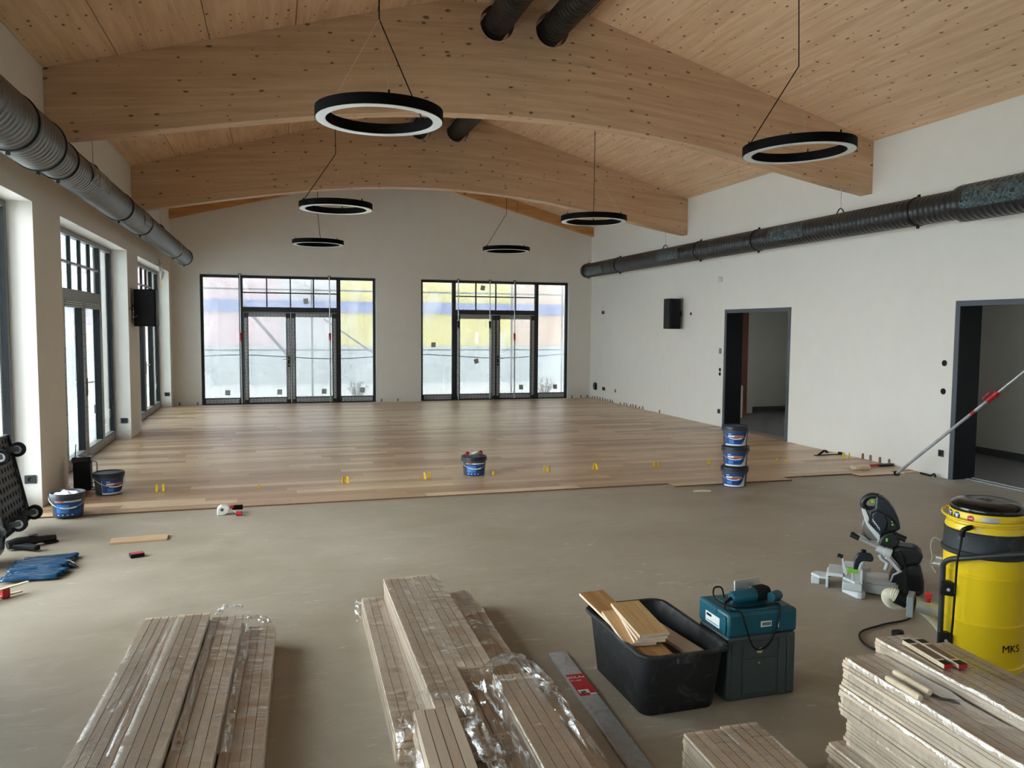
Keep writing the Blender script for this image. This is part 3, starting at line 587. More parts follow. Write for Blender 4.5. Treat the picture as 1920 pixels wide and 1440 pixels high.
# ---------------------------------------------------------------- ring pendants
M['ringblack'] = plain('black_ring_enamel', srgb(7, 7, 7), 0.7, var=0.1, spec=0.12)
M['diffuser'] = plain('white_acrylic_diffuser', srgb(240, 242, 242), 0.18, var=0.02)
def pendant(label, x, y, az, zc=3.52, bend=4.28, tilt=0.0):
    p = thing('ring_pendant', label, 'pendant lamp', (x, y, zc), 0, 'six black ring pendant lamps'); Ro, Ri, h = 0.515, 0.425, 0.085
    m = MB(); m.lathe([(Ro, 0), (Ro, h), (Ri, h), (Ri, 0), (Ri + 0.006, 0), (Ri + 0.006, h - 0.01), (Ro - 0.006, h - 0.01), (Ro - 0.006, 0)], 72, closed=True); m.build('lamp_ring', M['ringblack'], p, smooth=30)
    m = MB(); m.lathe([(Ro - 0.007, -0.003), (Ro - 0.007, 0.012), (Ri + 0.007, 0.012), (Ri + 0.007, -0.003)], 72, closed=True); m.build('diffuser', M['diffuser'], p, smooth=30)
    zb = bend - zc; top = ceil_z(x) - zc; rm = (Ro + Ri) / 2
    m = MB(); m.tube([(0, 0, top - 0.001), (0, 0, zb), (rm * math.cos(az), rm * math.sin(az), h)], 0.0055, 8); m.build('power_cable', M['black'], p)
    for k in (1, 2):
        a = az + k * 2 * math.pi / 3; m = MB(); m.cyl((0, 0, zb), (rm * math.cos(a), rm * math.sin(a), h), 0.0016, n=5); m.build('suspension_wire', M['steel'], p)
    for k in range(3):
        a = az + k * 2 * math.pi / 3; m = MB(); m.cyl((rm * math.cos(a), rm * math.sin(a), h), (rm * math.cos(a), rm * math.sin(a), h + 0.035), 0.008, n=8); m.build('wire_grip', M['black'], p)
    m = MB(); m.lathe([(0, -0.03), (0.055, -0.03), (0.06, -0.025), (0.06, 0.012), (0, 0.012)], 24, M=Matrix.Translation((0, 0, top)) @ Matrix.Rotation(-math.atan(SLOPE) if x < 2.83 else math.atan(SLOPE), 4, 'Y') @ Matrix.Translation((0, 0, -0.014))); m.build('ceiling_rose', M['black'], p, smooth=40)
    p.rotation_euler = (0, tilt, 0)
for lab, x, y, az, bz, tl in (('black ring pendant lamp, largest one, nearest left', 0.84, 6.66, 0.55, 4.28, 0.0), ('black ring pendant lamp nearest on the right, before the first beam', 4.79, 6.62, 2.85, 4.28, -0.035),
                              ('black ring pendant lamp, middle one of the left row', 0.86, 11.78, 3.4, 4.25, 0.0), ('black ring pendant lamp, middle one of the right row', 4.82, 11.78, 1.2, 4.25, 0.0),
                              ('black ring pendant lamp, farthest of the left row', 0.87, 16.9, 1.4, 4.06, 0.0), ('black ring pendant lamp, farthest of the right row, above the right rear window', 4.87, 16.9, 3.3, 4.29, 0.0)):
    pendant(lab, x, y, az, 3.475, bz, tl)

# ---------------------------------------------------------------- loudspeakers
def speaker(label, x0, x1, y0, y1, z0, z1, wallx):
    s = thing('wall_speaker', label, 'loudspeaker', ((x0 + x1) / 2, (y0 + y1) / 2, z0))
    m = MB(); m.box(x0, x1, y0, y1, z0, z1); m.build('cabinet', M['black'], s, world=True, bevel=0.012)
    m = MB(); m.box(x0 + 0.02, x1 - 0.02, y0 - 0.012, y0 - 0.0005, z0 + 0.02, z1 - 0.02); m.build('front_grille', M['rubber'], s, world=True, bevel=0.004)
    yc = (y0 + y1) / 2; xs = sorted((wallx, x0 if abs(x0 - wallx) < abs(x1 - wallx) else x1))
    m = MB(); m.box(xs[0], xs[1], yc - 0.03, yc + 0.03, (z0 + z1) / 2 - 0.05, (z0 + z1) / 2 + 0.05); m.build('wall_bracket', M['black'], s, world=True)
    sx = x1 if wallx > x1 else x0
    m = MB()
    for zz in (z0 + 0.1, z0 + 0.14, z1 - 0.08): m.cyl((sx - 0.002, y0 + 0.05, zz), (sx + (0.004 if sx == x1 else -0.004), y0 + 0.05, zz), 0.008, n=8)
    return s
speaker('black wall loudspeaker hanging on the pier between left windows', -2.16, -1.83, 14.0, 14.32, 1.79, 2.385, XL + 0.001)
speaker('black wall loudspeaker on the right wall left of doorway', 7.54, 7.79, 14.4, 14.66, 1.81, 2.415, XR - 0.001)
sl = thing('wall_cable', 'thin loose cable sticking out of the pier beside left loudspeaker', 'cable', (XL, 13.86, 1.95))
m = MB(); m.tube([(XL - 0.01, 13.86, 2.05), (XL + 0.05, 13.87, 2.10), (XL + 0.07, 13.86, 2.0), (XL + 0.05, 13.86, 1.92), (XL + 0.1, 13.98, 1.96)], 0.005, 6, smooth=5); m.build('loose_wire', plain('tan_wire', srgb(150, 120, 90)), sl, world=True)

# ---------------------------------------------------------------- sockets, switches, sensor
def plate(label, cat, Mx, w=0.082, h=0.082, mat=None, hole=True, name='wall_socket'):
    p = thing(name, label, cat); p.matrix_world = Mx
    m = MB(); m.box(-w / 2, w / 2, 0, 0.011, -h / 2, h / 2); m.build('cover_plate', mat or M['anthracite'], p, bevel=0.003)
    if hole:
        m = MB(); m.lathe([(0.024, 0.0115), (0.022, 0.014), (0.019, 0.0125), (0, 0.0118)], 20, M=Matrix.Rotation(R(-90), 4, 'X')); m.build('socket_insert', M['black'], p, smooth=40)
    return p
def on_y(x, y, z): return Matrix(((1, 0, 0, x), (0, -1, 0, y), (0, 0, 1, z), (0, 0, 0, 1)))        # plate faces -y
def on_x(y, z): return Matrix(((0, -1, 0, XR), (1, 0, 0, y), (0, 0, 1, z), (0, 0, 0, 1)))             # plate on right wall, faces -x
for lab, x, y, w in (('dark square socket on the reveal of the nearest left pier', -2.30, 8.70, 0.1), ('dark double socket on the reveal of the middle left pier', -2.305, 13.78, 0.1), ('dark socket on the reveal of the rear left corner pier', -2.29, 18.92, 0.1)):
    plate(lab, 'socket', on_y(x, y, 0.30), w)
plate('dark socket low on right wall left of the first doorway', 'socket', on_x(13.0, 0.295)); plate('dark socket low on right wall left of the near doorway', 'socket', on_x(7.85, 0.298))
plate('small grey double switch high beside the first doorway', 'switch', on_x(13.0, 1.41), 0.082, 0.10, plain('beige_switch', srgb(130, 124, 112), 0.5), False, 'light_switch')
plate('dark socket strip low on right wall near rear corner', 'socket', on_x(18.76 - 0.35, 0.31), 0.16, 0.085); plate('small socket low on right wall, farther left of the doorway', 'socket', on_x(17.70, 0.309), 0.06, 0.07, M['skirting'], False)
plate('dark wall plate high near the rear right corner', 'wall plate', on_x(18.52, 2.21), 0.16, 0.08, None, False, 'wall_plate')
def wallbox(label, y, z, r=0.034):
    p = thing('junction_box', label, 'junction box'); p.matrix_world = on_x(y, z)
    m = MB(); m.lathe([(r, 0.0), (r, 0.006), (r - 0.005, 0.006), (r - 0.006, 0.001), (0, 0.001)], 20, M=Matrix.Rotation(R(-90), 4, 'X')); m.build('box_rim', M['black'], p, smooth=30)
    m = MB(); m.tube([(-0.012, 0.002, 0), (-0.004, 0.012, 0.006), (0.008, 0.012, -0.004), (0.016, 0.002, 0.004)], 0.003, 5, smooth=4); m.build('wire_end', M['rubber'], p)
wallbox('open round junction box beside near doorway, upper one', 7.86, 1.41, 0.038); wallbox('open round junction box beside near doorway, lower one', 7.86, 1.063, 0.038)
wallbox('small round junction box beside first doorway, upper of two', 13.0, 1.065, 0.034); wallbox('small round junction box beside first doorway, lower of two', 13.0, 0.985, 0.034); wallbox('tiny dark cable hole right of the right loudspeaker', 14.12, 2.11, 0.03)
p = thing('motion_sensor', 'small white motion sensor high on the right wall', 'sensor'); p.matrix_world = on_x(13.04, 2.72)
m = MB(); m.lathe([(0.05, 0), (0.055, 0.03), (0.05, 0.06), (0.035, 0.08), (0, 0.085)], 24, M=Matrix.Rotation(R(-90), 4, 'X')); m.build('sensor_dome', M['white'], p, smooth=40)
m = MB(); m.box(-0.06, 0.06, 0, 0.02, -0.045, 0.045); m.build('sensor_base', M['white'], p, bevel=0.006)
p = thing('cable_coil', 'coiled black cable hanging in the rear right corner', 'cable', (XR - 0.05, YB - 0.35, 0.3)); m = MB()
for k in range(3): m.tube([(XR - 0.03 - 0.01 * k, YB - 0.42 + 0.09 * math.cos(a * 0.5), 0.34 + (0.10 - 0.015 * k) * math.sin(a * 0.5)) for a in range(13)], 0.006, 6)
m.build('cable_loop', M['rubber'], p, world=True)
m = MB(); m.box(XR - 0.06, XR - 0.001, YB - 0.47, YB - 0.36, 0.26, 0.42); m.build('cable_outlet', M['doorframe'], p, world=True, bevel=0.004)
p = thing('cable_coil', 'coiled grey cable hanging from the left wall by the last window', 'cable', (XL + 0.05, 17.36, 2.8)); m = MB()
for k in range(3): m.tube([(XL + 0.035 + 0.012 * k + 0.01 * math.sin(a), 17.36 + (0.20 + 0.012 * k) * math.cos(a * 0.4488), 2.89 + (0.145 + 0.01 * k) * math.sin(a * 0.4488)) for a in range(15)], 0.006, 6)
m.build('cable_loop', plain('grey_cable', srgb(168, 162, 150)), p, world=True)
m = MB(); m.tube([(XL + 0.02, 17.30, 3.12), (XL + 0.03, 17.28, 3.05), (XL + 0.04, 17.35, 2.95), (XL + 0.04, 17.4, 2.90)], 0.004, 6, smooth=4); m.build('cable_drop', M['skirting'], p, world=True)
m = MB(); m.tube([(XL + 0.04, 17.36, 2.75), (XL + 0.05, 17.38, 2.62), (XL + 0.04, 17.30, 2.52)], 0.006, 6, smooth=4); m.build('cable_tail', M['yellow'], p, world=True)

# ---------------------------------------------------------------- telescopic props
def prop(label, p0, p1, split=0.5, grip=True, black=False, taped=False):
    p0, p1 = Vector(p0), Vector(p1); t = (p1 - p0).normalized(); q = p0.lerp(p1, split); d = thing('telescopic_prop', label, 'prop pole', p0)
    m = MB(); m.cyl(p0 + t * 0.01, q, 0.0175, n=14); m.build('outer_tube', M['alu'], d, smooth=40, world=True)
    m = MB(); m.cyl(q, p1 - t * 0.01, 0.0125, n=12); m.build('inner_tube', M['steel'], d, smooth=40, world=True)
    side = Vector((0, -1, 0)) if abs(t.z) > 0.8 else t.cross(Vector((1, 0, 0))).normalized()
    g = M['black'] if black else M['red']
    m = MB(); m.cyl(q - t * 0.09, q + t * 0.05, 0.026, n=14); m.cyl(q + t * 0.02, q + t * 0.075, 0.033, 0.026, n=14); m.build('clamp_sleeve', g, d, smooth=40, world=True)
    m = MB(); m.tube([q - t * 0.02 + side * 0.02, q - t * 0.01 + side * 0.06, q - t * 0.12 + side * 0.05], 0.011, 8); m.build('clamp_lever', g, d, smooth=40, world=True)
    for e, s in ((p0, 1), (p1, -1)):
        m = MB(); m.cyl(e, e + t * s * 0.018, 0.036, n=16); m.build('rubber_pad', M['rubber'], d, smooth=40, world=True)
    if taped:
        m = MB(); m.cyl(q - t * 0.34, q - t * 0.28, 0.0182, n=14); m.build('red_marking', M['red'], d, smooth=40, world=True)
    return d
YP = YB - 0.05
for i, (x, z0, zr, bl, lab) in enumerate(((-0.74, 0.015, 1.56, False, 'upright telescopic prop with red clamp, left side of rear left window'), (1.25, 0.015, 1.565, False, 'upright telescopic prop with red clamp, right side of rear left window'),
        (4.345, 0.015, 1.88, True, 'upright telescopic prop with black clamp, leftmost at rear right window'), (5.15, 0.015, 1.88, True, 'upright telescopic prop with black clamp, centre of rear right window'), (5.79, 0.015, 1.58, False, 'upright telescopic prop with red clamp, rear right window'))):
    prop(lab, (x, YP, z0), (x - 0.01, YP, HEAD + 0.02), zr / HEAD, True, bl)
pa = Vector((7.426, 8.10, 0.016)); pb = Vector((7.60, 6.547, 1.379)); pd = (pb - pa); pe = pa + pd * ((XR - 0.02 - pa.x) / pd.x * 0.98)
prop('telescopic prop with red clamp leaning across the near doorway', pa, pa + pd * 2.0, 0.395, taped=True)
# ---------------------------------------------------------------- buckets
M['bucket'] = plain('anthracite_bucket_plastic', srgb(62, 68, 74), 0.42, var=0.08, scale=12); M['lid'] = plain('navy_black_lid', srgb(28, 34, 50), 0.4, var=0.1)
M['lab_blue'] = plain('blue_label_print', srgb(24, 72, 140), 0.35, var=0.12, scale=20); M['lab_lightblue'] = plain('light_blue_label_print', srgb(70, 130, 200), 0.35, var=0.1); M['lab_orange'] = plain('orange_label_print', srgb(208, 118, 66), 0.35, var=0.06)
M['lab_white'] = plain('white_label_print', srgb(226, 228, 228), 0.4, var=0.03); M['wire'] = plain('galvanised_wire', srgb(190, 192, 190), 0.35, 0.8)
def bucket(label, loc, face, style, lid='closed', z=0.0, lean=0.0):
    b = thing('adhesive_bucket', label, 'bucket', (loc[0], loc[1], z), face, 'blue labelled adhesive buckets'); H, r0, r1 = 0.222, 0.127, 0.146
    rad = lambda zz: r0 + (r1 - r0) * zz / H
    prof = [(0, 0.001), (r0 - 0.004, 0.001), (r0, 0.006), (rad(0.172), 0.172), (rad(0.172) + 0.008, 0.174), (rad(0.2) + 0.008, 0.20), (r1 + 0.004, H)]
    if lid == 'open': prof += [(r1 - 0.004, H), (rad(0.12) - 0.006, 0.12), (0, 0.118)]
    m = MB(); m.lathe(prof, 48); m.build('bucket_body', M['bucket'], b, smooth=35)
    if lid != 'open':
        m = MB(); m.lathe([(r1 + 0.007, 0.192), (r1 + 0.011, 0.196), (r1 + 0.011, H + 0.006), (r1 + 0.004, H + 0.012), (r1 - 0.006, H + 0.012), (r1 - 0.012, H + 0.003), (0.04, H + 0.002), (0, H + 0.003)], 48); m.build('lid', M['lid'], b, smooth=35)
    def wrap(name, a0, a1, z0, z1, mat, off=0.0012, parent=None, curve=None):
        def fn(u, v):
            a = a0 + (a1 - a0) * u; zb = z0 + (curve(u) if curve else 0); zz = zb + (z1 - zb) * v; r = rad(zz) + off; return (r * math.sin(a), -r * math.cos(a), zz)
        q = MB(); q.grid(fn, 14, 3); return q.build(name, mat, parent or b, smooth=60)
    if style == 'front':
        wrap('label_white', -0.95, 1.05, 0.012, 0.155, M['lab_white'])
        wrap('label_blue', -0.93, 0.98, 0.03, 0.165, M['lab_blue'], 0.0022, curve=lambda u: 0.11 * max(0, (u - 0.72) / 0.28) ** 2)
        wrap('label_stripe', -0.62, 0.68, 0.108, 0.132, M['lab_orange'], 0.0032); wrap('label_letters', -0.62, -0.10, 0.111, 0.129, M['lab_white'], 0.0040); wrap('label_bar', -0.28, 0.42, 0.085, 0.094, M['lab_white'], 0.0032)
        wrap('label_brand', -0.62, -0.34, 0.143, 0.149, M['lab_white'], 0.0032); wrap('label_panel', -0.55, -0.12, 0.04, 0.078, M['lab_lightblue'], 0.0032)
    else:
        wrap('label_blue', -0.85, 0.95, 0.012, 0.145, M['lab_blue'], 0.0015); wrap('label_panel', -0.75, 0.05, 0.045, 0.125, M['lab_lightblue'], 0.0025)
        wrap('label_stripe', -0.83, 0.90, 0.145, 0.160, M['lab_white'], 0.0025); wrap('label_orange', -0.80, -0.25, 0.146, 0.160, M['lab_orange'], 0.0035)
        for a in (-0.7, -0.4, -0.1, 0.2): wrap('label_mark', a, a + 0.12, 0.022, 0.031, M['lab_white'], 0.0028)
    for s in (-1, 1):
        m = MB(); m.box(s * (r1 + 0.003) - 0.008, s * (r1 + 0.003) + 0.008, -0.014, 0.014, 0.168, 0.196); m.build('handle_ear', M['bucket'], b, bevel=0.003)
    pts = [((r1 + 0.010) * math.cos(a), -(0.145 + 0.014) * math.sin(a), 0.182 - 0.09 * math.sin(a)) for a in [math.pi * k / 14 for k in range(15)]]
    m = MB(); m.tube(pts, 0.0024, 6); h = m.build('wire_handle', M['wire'], b, smooth=60)
    m = MB(); m.tube(pts[5:10], 0.0065, 8); m.build('handle_grip', M['white'], h, smooth=60)
    b.rotation_euler = (lean, 0, face); return b
bz = 0.2355
for k, (dx, dz, lab) in enumerate(((0.0, 0, 'bottom'), (0.004, bz, 'middle'), (-0.002, 2 * bz, 'top'))):
    bucket('%s of three stacked blue-labelled dark buckets beside the parquet edge' % lab, (5.075 + dx, 8.02, 0), -0.64 + 0.05 * k, 'front', z=dz)
bucket('dark bucket with light blue label standing alone mid floor, clamp on lid', (2.31, 9.38, 0), -0.12, 'back', z=0.0152)
bucket('open blue bucket with white cloth at the parquet corner, nearest left', (-1.89, 8.30, 0), 0.22, 'back', 'open', z=0.0152 if False else 0.0155)
bucket('dark bucket with lid ajar beside the left window, behind the cloth bucket', (-1.715, 9.27, 0), 0.62, 'front', z=0.0152)
cl = MB()
def cloth(u, v):
    r = 0.13 * u ** 0.7; a = 2 * math.pi * v; return (-1.89 + r * math.cos(a) * (1 - 0.1 * math.sin(3 * a)), 8.30 + r * math.sin(a), 0.215 + 0.03 * math.cos(2.3 * r / 0.13 + 1.5 * math.sin(2 * a)) * (1 - u * 0.5) + 0.012 * math.sin(5 * a + 6 * u))
cl.grid(cloth, 8, 24); tag(cl.build('cloth_rag', plain('white_cotton_rag', srgb(226, 230, 232), 0.9, var=0.05, scale=40), smooth=60), 'crumpled white rag lying in the open blue bucket', 'rag')
# clamp lying on the middle bucket
p = thing('strap_clamp', 'grey plate with two red clamp jaws lying on the middle bucket', 'clamp', (2.31, 9.38, 0.2505), 0.3)
m = MB(); m.prism([(-0.075, 0.012), (-0.04, 0.004), (0.03, 0.004), (0.08, 0.030), (0.055, 0.038), (0.0, 0.026), (-0.05, 0.022)], -0.03, 0.03, 'xz'); m.build('clamp_plate', M['alu'], p, bevel=0.003)
for s in (-1, 1):
    m = MB(); m.tube([(s * 0.105, 0, 0.002), (s * 0.11, 0, 0.03), (s * 0.095, 0, 0.045), (s * 0.07, 0, 0.03)], 0.011, 8, smooth=3); m.build('clamp_jaw', M['red'], p, smooth=40)
m = MB(); m.box(-0.03, 0.05, -0.035, 0.02, 0.026, 0.036, M=Matrix.Rotation(R(-16), 4, 'Y')); m.build('white_plate', M['white'], p, bevel=0.002)

# ---------------------------------------------------------------- yellow spacers on the parquet and brown wedges along the walls
YEL = [(-1.245, 9.247), (-1.177, 9.258), (-0.189, 9.181), (0.732, 9.226), (0.779, 9.214), (1.688, 9.248), (1.743, 9.269), (2.53, 9.298), (3.204, 9.331), (3.262, 9.317), (3.872, 9.355), (3.915, 9.345), (4.694, 9.308), (4.762, 9.29), (5.5, 9.313), (6.574, 9.35), (6.689, 9.321), (7.60, 9.269), (7.70, 9.285)]
m = MB(); m.prism([(-0.014, 0), (0.014, 0), (0.0105, 0.078), (-0.0105, 0.078)], -0.0045, 0.0045, 'xz'); m.box(-0.017, 0.017, -0.007, 0.007, 0, 0.006); spm = m.mesh('floor_spacer', M['yellow'])
for i, (x, y) in enumerate(YEL):
    o = bpy.data.objects.new('floor_spacer', spm); COL.objects.link(o); o.location = (x, y, BT + 0.0016); h = {2: 0.45, 7: 0.6, 15: 0.5, 16: 0.35}.get(i, 1.0); o.scale = (1, 1, h); o.rotation_euler = (0, {5: -0.2, 10: 0.2, 11: -0.25}.get(i, 0), random.uniform(-0.5, 0.5))
    if i in (15,): o.rotation_euler = (0, 0.5, 0.3)
    tag(o, 'yellow plastic spacer on the parquet, %s from the left' % ORD[i], 'spacer', 'yellow floor spacers')
WR = [19.121, 18.959, 18.797, 18.615, 18.454, 18.285, 18.122, 17.968, 17.834, 17.377, 17.162, 17.022, 16.802, 16.674, 16.527, 16.338, 16.174, 15.36]
m = MB(); m.prism([(-0.016, 0), (0.016, 0), (0.012, 0.062), (-0.012, 0.062)], -0.006, 0.006, 'xz'); wm_ = m.mesh('wall_wedge', M['brownwedge'])
def wedge(x, y, rz, label, h=1.0):
    o = bpy.data.objects.new('wall_wedge', wm_); COL.objects.link(o); o.location = (x, y, BT + 0.0016); o.rotation_euler = (0, 0, rz); o.scale = (1, 1, h); tag(o, label, 'wedge', 'brown wedges along the walls')
for i, y in enumerate(WR): wedge(XR - 0.012, y, R(90), 'brown wedge at foot of the right wall, %s from rear corner' % ORD[i], random.uniform(0.75, 1.25))
for i, y in enumerate((9.20, 9.05, 8.87, 8.70)): wedge(XR - 0.012, y, R(90), 'brown wedge at foot of the right wall between doorways, %s from the yellow spacers' % ORD[i], 1.2)
for i, (x, lab) in enumerate(((7.36, 'first'), (7.606, 'second'), (7.79, 'third'))): wedge(x, YB - 0.012, 0, 'brown wedge at rear wall right of the windows, %s from the window' % lab)
for i, (x, lab) in enumerate(((-2.08, 'left'), (-1.70, 'right'))): wedge(x, YB - 0.012, 0, 'brown wedge at rear wall by the left corner, %s one' % lab)
for i, (x, lab) in enumerate(((2.451, 'left'), (2.845, 'right'))): wedge(x, YB - 0.012, 0, 'brown wedge at rear wall between the windows, %s one' % lab)

# ---------------------------------------------------------------- hand tools near the right wall
ZP = BT + 0.0018
p = thing('pull_bar', 'dark steel pull bar lying on parquet by the right wall', 'pull bar', (7.35, 9.63, ZP)); m = MB()
m.box(7.37, 7.82, -0.02 + 9.60, 0.02 + 9.60, ZP, ZP + 0.008); m.prism([(7.37, ZP), (7.42, ZP + 0.008), (7.52, ZP + 0.075), (7.56, ZP + 0.075), (7.60, ZP + 0.03), (7.57, ZP + 0.03), (7.535, ZP + 0.06), (7.44, ZP + 0.0)], 9.585, 9.615, 'xz'); m.build('bar', M['rubber'], p, world=True, bevel=0.002)
m = MB(); m.box(7.78, 7.82, 9.575, 9.625, ZP, ZP + 0.035); m.build('hook', M['rubber'], p, world=True, bevel=0.002)
o = MB(); o.prism([(7.08, 8.47), (7.11, 8.44), (7.22, 8.43), (7.34, 8.44), (7.37, 8.50), (7.33, 8.55), (7.12, 8.56)], ZP, ZP + 0.05, 'xy'); tag(o.build('tapping_block', M['palewood'], bevel=0.012, seg=3), 'pale rounded wooden tapping block on the parquet edge', 'tapping block')
p = thing('hand_brush', 'red-handled hand brush lying on the parquet by the wall', 'brush', (7.45, 8.62, ZP)); ang = 0.15
m = MB(); m.tube([(7.40, 8.60, ZP + 0.016), (7.5, 8.61, ZP + 0.02), (7.62, 8.625, ZP + 0.02)], 0.014, 8, smooth=3); m.build('handle', M['red'], p, world=True, smooth=40)
m = MB(); m.box(7.62, 7.84, 8.60, 8.65, ZP + 0.012, ZP + 0.03); m.build('brush_back', M['skirting'], p, world=True, bevel=0.004)
m = MB()
for k in range(14): m.box(7.63 + k * 0.0148, 7.641 + k * 0.0148, 8.585, 8.655, ZP + 0.0, ZP + 0.0122)
tag(m.build('bristles', M['rubber'], p, world=True), kind='stuff')
o = MB(); o.box(-0.11, 0.11, -0.03, 0.03, 0.0, 0.02, M=Matrix.Translation((7.70, 8.19, 0.0008)) @ Matrix.Rotation(0.1, 4, 'Z')); tag(o.build('wood_offcut', M['palewood'], bevel=0.002), 'short wooden offcut on the screed by the right wall', 'offcut')
p = thing('pry_bar', 'small curved steel pry bar lying at foot of right wall', 'pry bar', (7.78, 7.95, 0.0)); m = MB(); m.tube([(7.80, 8.10, 0.012), (7.79, 8.0, 0.012), (7.78, 7.92, 0.012), (7.775, 7.88, 0.03), (7.77, 7.85, 0.045), (7.765, 7.83, 0.03), (7.76, 7.82, 0.012)], 0.011, 8, smooth=4); m.build('bar', M['rubber'], p, world=True, smooth=40)
o = MB(); o.prism([(4.43, 7.82), (4.5, 7.80), (4.63, 7.77), (4.645, 7.83), (4.56, 7.86), (4.5, 7.85)], 0.0008, 0.015, 'xy'); tag(o.build('wood_offcut', M['palewood'], bevel=0.002), 'small pale wood chip on the screed before the bucket stack', 'offcut')

# ---------------------------------------------------------------- odds and ends on the screed, left side
o = MB(); o.box(-0.22, 0.22, -0.08, 0.08, 0.0, 0.0145, M=Matrix.Translation((-1.115, 7.225, 0.0008)) @ Matrix.Rotation(0.06, 4, 'Z')); tag(o.build('loose_board', parquet_mat('single_oak_board', False, base=(206, 168, 124), dark=(190, 150, 108), strip_w=0.168, strip_len=9.0, grain=0.4), bevel=0.001), 'short loose oak board lying flat on the left screed', 'board')
p = thing('match_box', 'small red and black box lying on the left screed', 'box', (-1.057, 6.70, 0.0), 0.35)
m = MB(); m.box(-0.05, 0.05, -0.035, 0.035, 0.0008, 0.03); m.build('carton', M['black'], p, bevel=0.003); m = MB(); m.box(-0.043, 0.043, -0.03, 0.03, 0.0302, 0.0312); m.build('red_print', plain('red_carton_print', srgb(170, 60, 70), 0.5), p)
p = thing('floor_clamp', 'white and red belt clamp lying before the parquet edge', 'clamp', (-0.45, 8.02, 0.0), 0.0)
m = MB(); m.prism([(-0.10, 0.0), (-0.035, 0.0), (0.0, 0.02), (0.02, 0.07), (-0.005, 0.085), (-0.07, 0.092), (-0.10, 0.07)], -0.045, 0.045, 'xz'); m.build('clamp_body', M['white'], p, bevel=0.01, seg=3)
m = MB(); m.cyl((-0.055, -0.047, 0.055), (-0.055, -0.0452, 0.055), 0.016, n=14); m.build('clamp_eye', M['skirting'], p)
m = MB(); m.tube([(0.01, -0.01, 0.05), (0.05, -0.05, 0.04), (0.09, -0.09, 0.022)], 0.005, 6); m.build('spindle', M['steel'], p)
m = MB(); m.cyl((0.075, -0.09, 0.0215), (0.125, -0.10, 0.0215), 0.021, n=14); m.build('red_knob', M['red'], p, smooth=40)
m = MB(); m.box(0.03, 0.13, 0.03, 0.06, 0.03, 0.075); m.build('black_jaw', M['black'], p, bevel=0.004)
m = MB(); m.box(0.015, 0.05, -0.03, 0.03, 0.06, 0.082); m.build('red_buckle', M['red'], p, bevel=0.004)
# site lamp / radio standing by the left pier
p = thing('site_radio', 'tall black site radio with handle and antenna by left pier', 'radio', (-2.02, 9.55, ZP))
m = MB(); m.box(-0.085, 0.085, -0.06, 0.06, 0.0, 0.33); m.build('housing', M['black'], p, bevel=0.012)
m = MB(); m.box(-0.095, 0.095, -0.07, 0.07, 0.30, 0.365); m.build('top_bumper', M['blackgloss'], p, bevel=0.014)
m = MB(); m.tube([(0.085, 0, 0.31), (0.135, 0, 0.30), (0.14, 0, 0.2), (0.135, 0, 0.09), (0.085, 0, 0.08)], 0.008, 8, smooth=4); m.build('carry_handle', M['steel'], p, smooth=40)
m = MB(); m.tube([(-0.07, 0, 0.36), (-0.06, 0, 0.50)], 0.005, 6); m.build('antenna', M['black'], p)
m = MB(); m.tube([(0.06, -0.02, 0.04), (0.14, 0.02, 0.012), (0.22, 0.10, 0.012), (0.25, 0.02, 0.05), (0.20, -0.08, 0.012), (0.10, -0.05, 0.012)], 0.006, 6, smooth=6); m.build('power_lead', M['rubber'], p, smooth=40)
m = MB(); m.box(0.10, 0.20, -0.18, -0.10, 0.0, 0.014); m.build('foot_plate', M['palewood'], p)
from mathutils import noise as mnoise
def nz(x, y, z=0.0): return mnoise.noise(Vector((x, y, z)))
# ---------------------------------------------------------------- bundles of oak boards in shrink film
M['board'] = parquet_mat('raw_oak_board', False, base=(202, 180, 158), dark=(178, 154, 132), light=(216, 196, 174), rough=0.5, strip_axis='X', strip_len=3.0, coat=0.0, grain=0.32)
M['board_edge'] = wood('pale_board_edge', srgb(228, 206, 182), srgb(192, 166, 142), 'Y', knots=False, rough=0.7)
M['groove'] = plain('dark_glue_joint', srgb(70, 54, 42), 0.8)
def board_profile_mesh(L):
    h = BT; xs = [(-0.084, 0), (0.084, 0), (0.084, h - 0.001), (0.083, h)]
    for g in (0.042, 0.0, -0.042): xs += [(g + 0.0015, h), (g + 0.0009, h - 0.004), (g - 0.0009, h - 0.004), (g - 0.0015, h)]
    xs += [(-0.083, h), (-0.084, h - 0.001)]
    m = MB(); m.prism(xs, -L / 2, L / 2, 'xz'); me = m.mesh('board', [M['board'], M['board_edge'], M['groove']])
    for p in me.polygons: p.material_index = 2 if (abs(p.center.x) < 0.07 and p.area < 0.012 and abs(p.normal.y) < 0.5 and p.center.z > 0.008 and p.center.z < h - 0.0005) else (0 if p.normal.z > 0.4 else 1)
    return me
BM = {L: board_profile_mesh(L) for L in (1.75, 1.40)}
